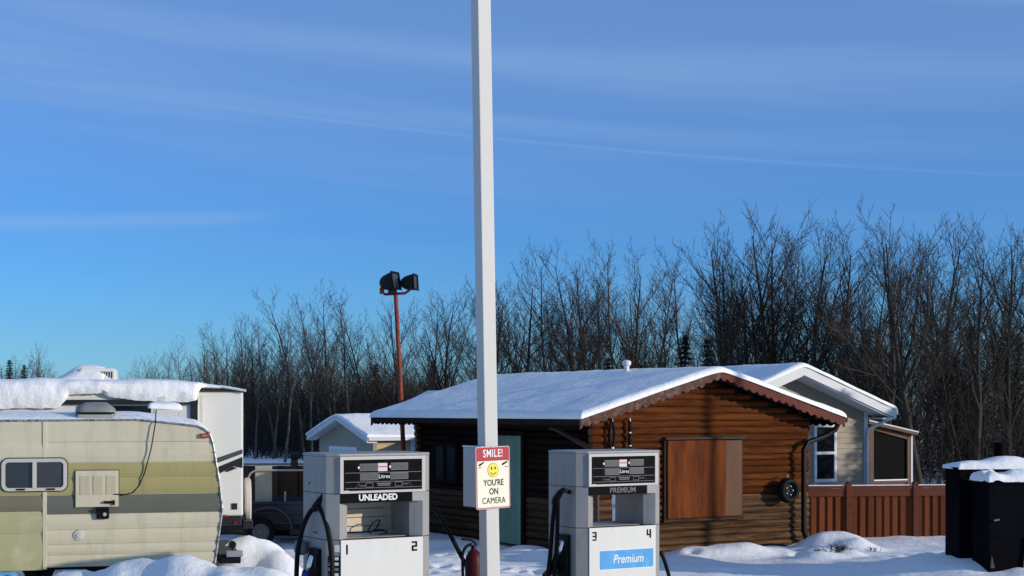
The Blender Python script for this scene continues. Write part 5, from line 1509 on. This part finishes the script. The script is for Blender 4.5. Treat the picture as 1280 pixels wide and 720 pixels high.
# hose of the second pump: two strands hanging close together
h = loc_pts(A2, 0, [(704, 613, .14), (699, 619, .2), (694, 628, .26), (691, 650, .30), (688, 690, .30), (685, 722, .3), (684, 770, .3), (690, 800, .25), (697, 780, .2), (699, 740, .2)])
MB().tube(catmull(h), .021, 10).build('hose', RUBBER, pump2, smooth=True)
h = loc_pts(A2, 0, [(697, 621, .22), (697, 640, .24), (696, 680, .24), (693, 720, .26), (692, 760, .26), (696, 800, .24), (702, 770, .2)])
MB().tube(catmull(h), .021, 10).build('hose', RUBBER, pump2, smooth=True)
hk = loc_pts(A2, 0, [(704, 612, .13), (700, 616, .18), (694, 625, .26), (691, 630, .3)])
MB().tube([(-.09, .18, hk[1][2])] + hk, [.02, .024, .032, .036, .018], 8).build('hose_hook', BLACK, pump2, smooth=True)
h = loc_pts(A2, 0, [(826, 690, .4), (832, 705, .42), (838, 730, .42), (840, 770, .4), (830, 790, .35), (822, 760, .34)])
MB().tube(catmull(h), .02, 10).build('hose', RUBBER, pump2, smooth=True)

# ================================================================ white post and signs
PY = 13.9
pbx = P(612.4, 720, PY); ptx = P(600.8, 0, PY)
kx = (ptx.x - pbx.x) / (ptx.z - pbx.z)
post = empty('white_post', (pbx.x - kx * pbx.z, PY, 0), 0, 'tall square white post rising from the pump island', 'post')
hs = .068; PH = 7.2
c31, s31 = math.cos(R(31)), math.sin(R(31))
pm_ = MB()
def post_ring(z_, h_):
    return [(kx * z_ + a * c31 - b * s31, a * s31 + b * c31, z_) for a, b in ((-h_, -h_), (h_, -h_), (h_, h_), (-h_, h_))]
zs_ = [.14, 1.5, 3.0, 4.5, 6.0, PH]
for z_ in zs_: pm_.v += post_ring(z_, hs)
for i in range(len(zs_) - 1):
    for k in range(4): pm_.f.append((i * 4 + k, i * 4 + (k + 1) % 4, i * 4 + 4 + (k + 1) % 4, i * 4 + 4 + k)); pm_.mi.append(0)
pm_.f += [(3, 2, 1, 0), tuple((len(zs_) - 1) * 4 + k for k in range(4))]; pm_.mi += [0, 0]
pm_.build('shaft', mat('post_white_paint', (0.54, .52, .48), .6, .05, 2, stretch=(1, 1, .3), dirt=(.48, .47, .44), dirt_scale=4, dirt_lo=.55, dirt_hi=.8), post, bevel=.008)
MB().prism([(a * c31 - b * s31, a * s31 + b * c31) for a, b in ((-.13, -.13), (.13, -.13), (.13, .13), (-.13, .13))], .155, .175, 'z').build('base_plate', STEEL, post)
SG = Plane(594.5, 13.70, 40)
sgx, sgz1 = 0, SG.uz(594.5, 558.5)[1]; sgw, _ = SG.uz(637, 557); sgz0 = SG.uz(594.5, 637)[1]
sgn = empty('camera_warning_sign', SG.world(sgw / 2, 0, (sgz0 + sgz1) / 2), 40, 'cream and red SMILE YOU\'RE ON CAMERA sign on the white post', 'sign')
sgn.rotation_euler = (0, R(-1.0), R(40))
hh = (sgz1 - sgz0) / 2; hwid = sgw / 2
SCR = mat('sign_cream', (0.70, 0.66, 0.52), .45, .03, 4)
SRED = mat('sign_red', (0.36, 0.014, 0.028), .6, .06, 6)
SPINK = mat('sign_rim', (0.50, 0.33, 0.29), .45)
YEL = mat('smiley_yellow', (0.72, 0.60, 0.035), .45)
MB().prism(rrect(-hwid, hwid, -hh, hh, .02), -.004, .0, 'y').build('plate', SPINK, sgn)
MB().prism(rrect(-hwid + .008, hwid - .008, -hh + .008, hh - .008, .016), -.0052, -.0042, 'y').build('face', SRED, sgn)
zr = hh - .23 * 2 * hh
MB().prism(rrect(-hwid + .014, hwid - .014, -hh + .014, zr, .012), -.0064, -.0054, 'y').build('cream_field', SCR, sgn)
yt = -.0072
text('SMILE!', .098, WPR, sgn, (0, yt + .0008, hh - .115 * 2 * hh), bold=.0012, sx=.80, spacing=1.1)
text("YOU'RE", .080, INK, sgn, (0.004, yt - .0004, hh - .585 * 2 * hh), bold=.0010, sx=.86)
text('ON', .080, INK, sgn, (0.004, yt - .0004, hh - .725 * 2 * hh), bold=.0010, sx=.86)
text('CAMERA', .080, INK, sgn, (0.004, yt - .0004, hh - .872 * 2 * hh), bold=.0, sx=.84, spacing=1.06)
zf = hh - .38 * 2 * hh; rf_ = .062
MB().lathe([(0, -.0012), (rf_ + .003, -.001), (rf_ + .003, 0)], c=(0, -.0066, zf), axis='y', sides=32).build('face_outline', INK, sgn)
MB().lathe([(0, -.0012), (rf_, -.001), (rf_, 0)], c=(0, -.0080, zf), axis='y', sides=32).build('smiley', YEL, sgn)
for s in (-1, 1):
    mm = MB().lathe([(0, -.001), (1, -.0008), (1, 0)], axis='y', sides=14).build('eye', INK, sgn, loc=(s * .021, -.0094, zf + .018)); mm.scale = (.0075, 1, .014)
mp_ = [(.036 * math.sin(R(a)), -.0098, zf - .002 - .036 * math.cos(R(a))) for a in range(-62, 63, 12)]
MB().tube(mp_, .0028, 5).build('mouth', INK, sgn)
for s in (-1, 1):
    cx = s * .135; cz = hh - .285 * 2 * hh
    MB().prism([(cx - s * .032, cz + .018), (cx - s * .026, cz + .026), (cx + s * .03, cz - .004) if False else (cx + s * .034, cz + .002), (cx + s * .026, cz - .016)], -.0078, -.0066, 'y').build('printed_camera', INK, sgn, rot=(0, 0, 0)) if s < 0 else \
    MB().prism([(cx + .032, cz + .026), (cx + .038, cz + .014), (cx - .026, cz - .016), (cx - .034, cz + .0)], -.0078, -.0066, 'y').build('printed_camera', INK, sgn)
    MB().box(cx - .018 + s * .02, cx + .018 + s * .02, -.0076, -.0066, cz - .030, cz - .024).build('printed_mount', INK, sgn)
for zz_ in (hh - .009, -hh + .026):
    MB().lathe([(0, -.004), (.005, -.003), (.007, 0)], c=(0, -.0066, zz_), axis='y', sides=10).build('screw', STEEL, sgn)
# side-on second plate on the shaded face of the post
bpl = empty('blank_sign_plate', (0, 0, 0), 31, 'blank pale grey plate fixed to the shaded side of the post', 'sign plate')
pc = P(600, 597, PY); bpl.location = (pbx.x - kx * pbx.z + kx * pc.z, PY, (sgz0 + sgz1) / 2)
BPM = mat('pale_grey_sheet', (0.42, 0.43, 0.44), .55, .05, 5)
MB().box(-hs - .022, -hs - .004, -.05, .31, -hh + .005, hh - .012).build('plate', BPM, bpl, bevel=.004)
MB().box(-hs - .03, -hs - .003, -.052, .312, hh - .011, hh + .002).build('flange', WPR, bpl)
# dark red extinguisher hung behind the post
ex = P(594, 720, 14.15)
ext = empty('fire_extinguisher', (ex.x - .015, ex.y + .05, .16), 20, 'dark red extinguisher with black handle standing behind the white post', 'extinguisher')
exz = P(594, 686, 14.15).z - .16
MB().lathe([(0, 0), (.075, .0), (.082, .02), (.082, exz - .14), (.075, exz - .08), (.05, exz - .03), (.028, exz - .01), (.025, exz + .03), (0, exz + .03)], sides=22).build('cylinder', mat('maroon_paint', (0.05, .004, .008), .5, .2, 5, spec=.2), ext, smooth='auto')
MB().tube(catmull([(.03, 0, exz + .03), (-.02, 0, exz + .075), (-.08, 0, exz + .085), (-.12, 0, exz + .09)]), .012, 8).build('handle', BLACK, ext, smooth=True)
MB().tube(catmull([(-.02, 0, exz + .04), (-.07, 0, exz + .02), (-.105, .0, exz - .04), (-.11, 0, exz - .15), (-.10, 0, exz - .4)]), .014, 8).build('discharge_hose', BLACK, ext, smooth=True)

# ================================================================ dry grass tufts breaking through the drift
GR = mat('dry_dead_grass', (0.05, .04, .025), .9, .5, 8)
for (px, py, Y, n, hh_, lab) in ((1050, 697, 22.9, 46, .10, 'dark tuft of dead grass poking out of the snow drift'), (1027, 697, 22.8, 14, .05, 'small dark twig clump beside the grass tuft in the snow'), (1092, 690, 23.6, 12, .06, 'few dead stalks at the end of the snow drift')):
    p = P(px, py, Y); gz = ground_h(p.x, Y)
    t_ = MB(); rg_ = random.Random(px)
    for i in range(n):
        bx, by = rg_.gauss(0, .05), rg_.gauss(0, .03)
        ex_, ey_ = bx + rg_.gauss(0, .06), by + rg_.gauss(0, .05)
        h_ = hh_ * rg_.uniform(.4, 1.2)
        t_.tube([(bx, by, -.03), ((bx + ex_) / 2, (by + ey_) / 2, h_ * .8), (ex_, ey_, h_ * rg_.uniform(.5, 1))], [.006, .005, .002], 3, caps=False)
    tag(t_.build('dead_grass', GR, loc=(p.x, Y, gz), fixn=False), lab, 'grass')

# ================================================================ pole outside the frame whose shadow falls on the gable
gu = CAB.uz(884, 560)[0]
gp = CAB.world(gu, 0, 0)
up2 = gp + Vector((sun_dir.x, sun_dir.y, 0)).normalized() * 19.0
upo = empty('utility_pole', (up2.x, up2.y, 0), 0, 'weathered wooden utility pole standing off to the right', 'pole')
MB().tube([(0, 0, -.3), (0, 0, 4), (.02, 0, 8.5)], [.085, .075, .06], 12).build('shaft', mat('pole_wood', (.14, .10, .07), .9, .25, 3, stretch=(5, 5, .4)), upo, smooth='auto')
MB().box(-.9, .9, -.05, .05, 8.0, 8.12).build('crossarm', mat('pole_wood', (.14, .10, .07)), upo)

# unseen spruces added outside the frame to shade the beige house
sdh = Vector((sun_dir.x, sun_dir.y, 0)).normalized()
for k_, (u_, t_, sc_) in enumerate(((0.6, 11.5, 1.02), (-1.2, 13.0, 1.05), (2.2, 12.5, 1.0))):
    q_ = HS.world(u_, 0, 0) + sdh * t_
    o_ = copy_tree(sp_protos[k_ % 3])
    o_.location = (q_.x, q_.y, 0); o_.scale = (sc_ * 1.25, sc_ * 1.25, sc_); o_.rotation_euler = (0, 0, k_ * 2.1)
    o_['label'] = 'unseen dark spruce added to shade the beige house'; o_['group'] = 'added spruces shading the beige house'

# siding pieces too fine to pick apart in the photograph stay joined
for o_ in bpy.data.objects:
    if o_.name.split('.')[0] in ('siding', 'screen_slat', 'crown') and o_.parent: o_['kind'] = 'stuff'
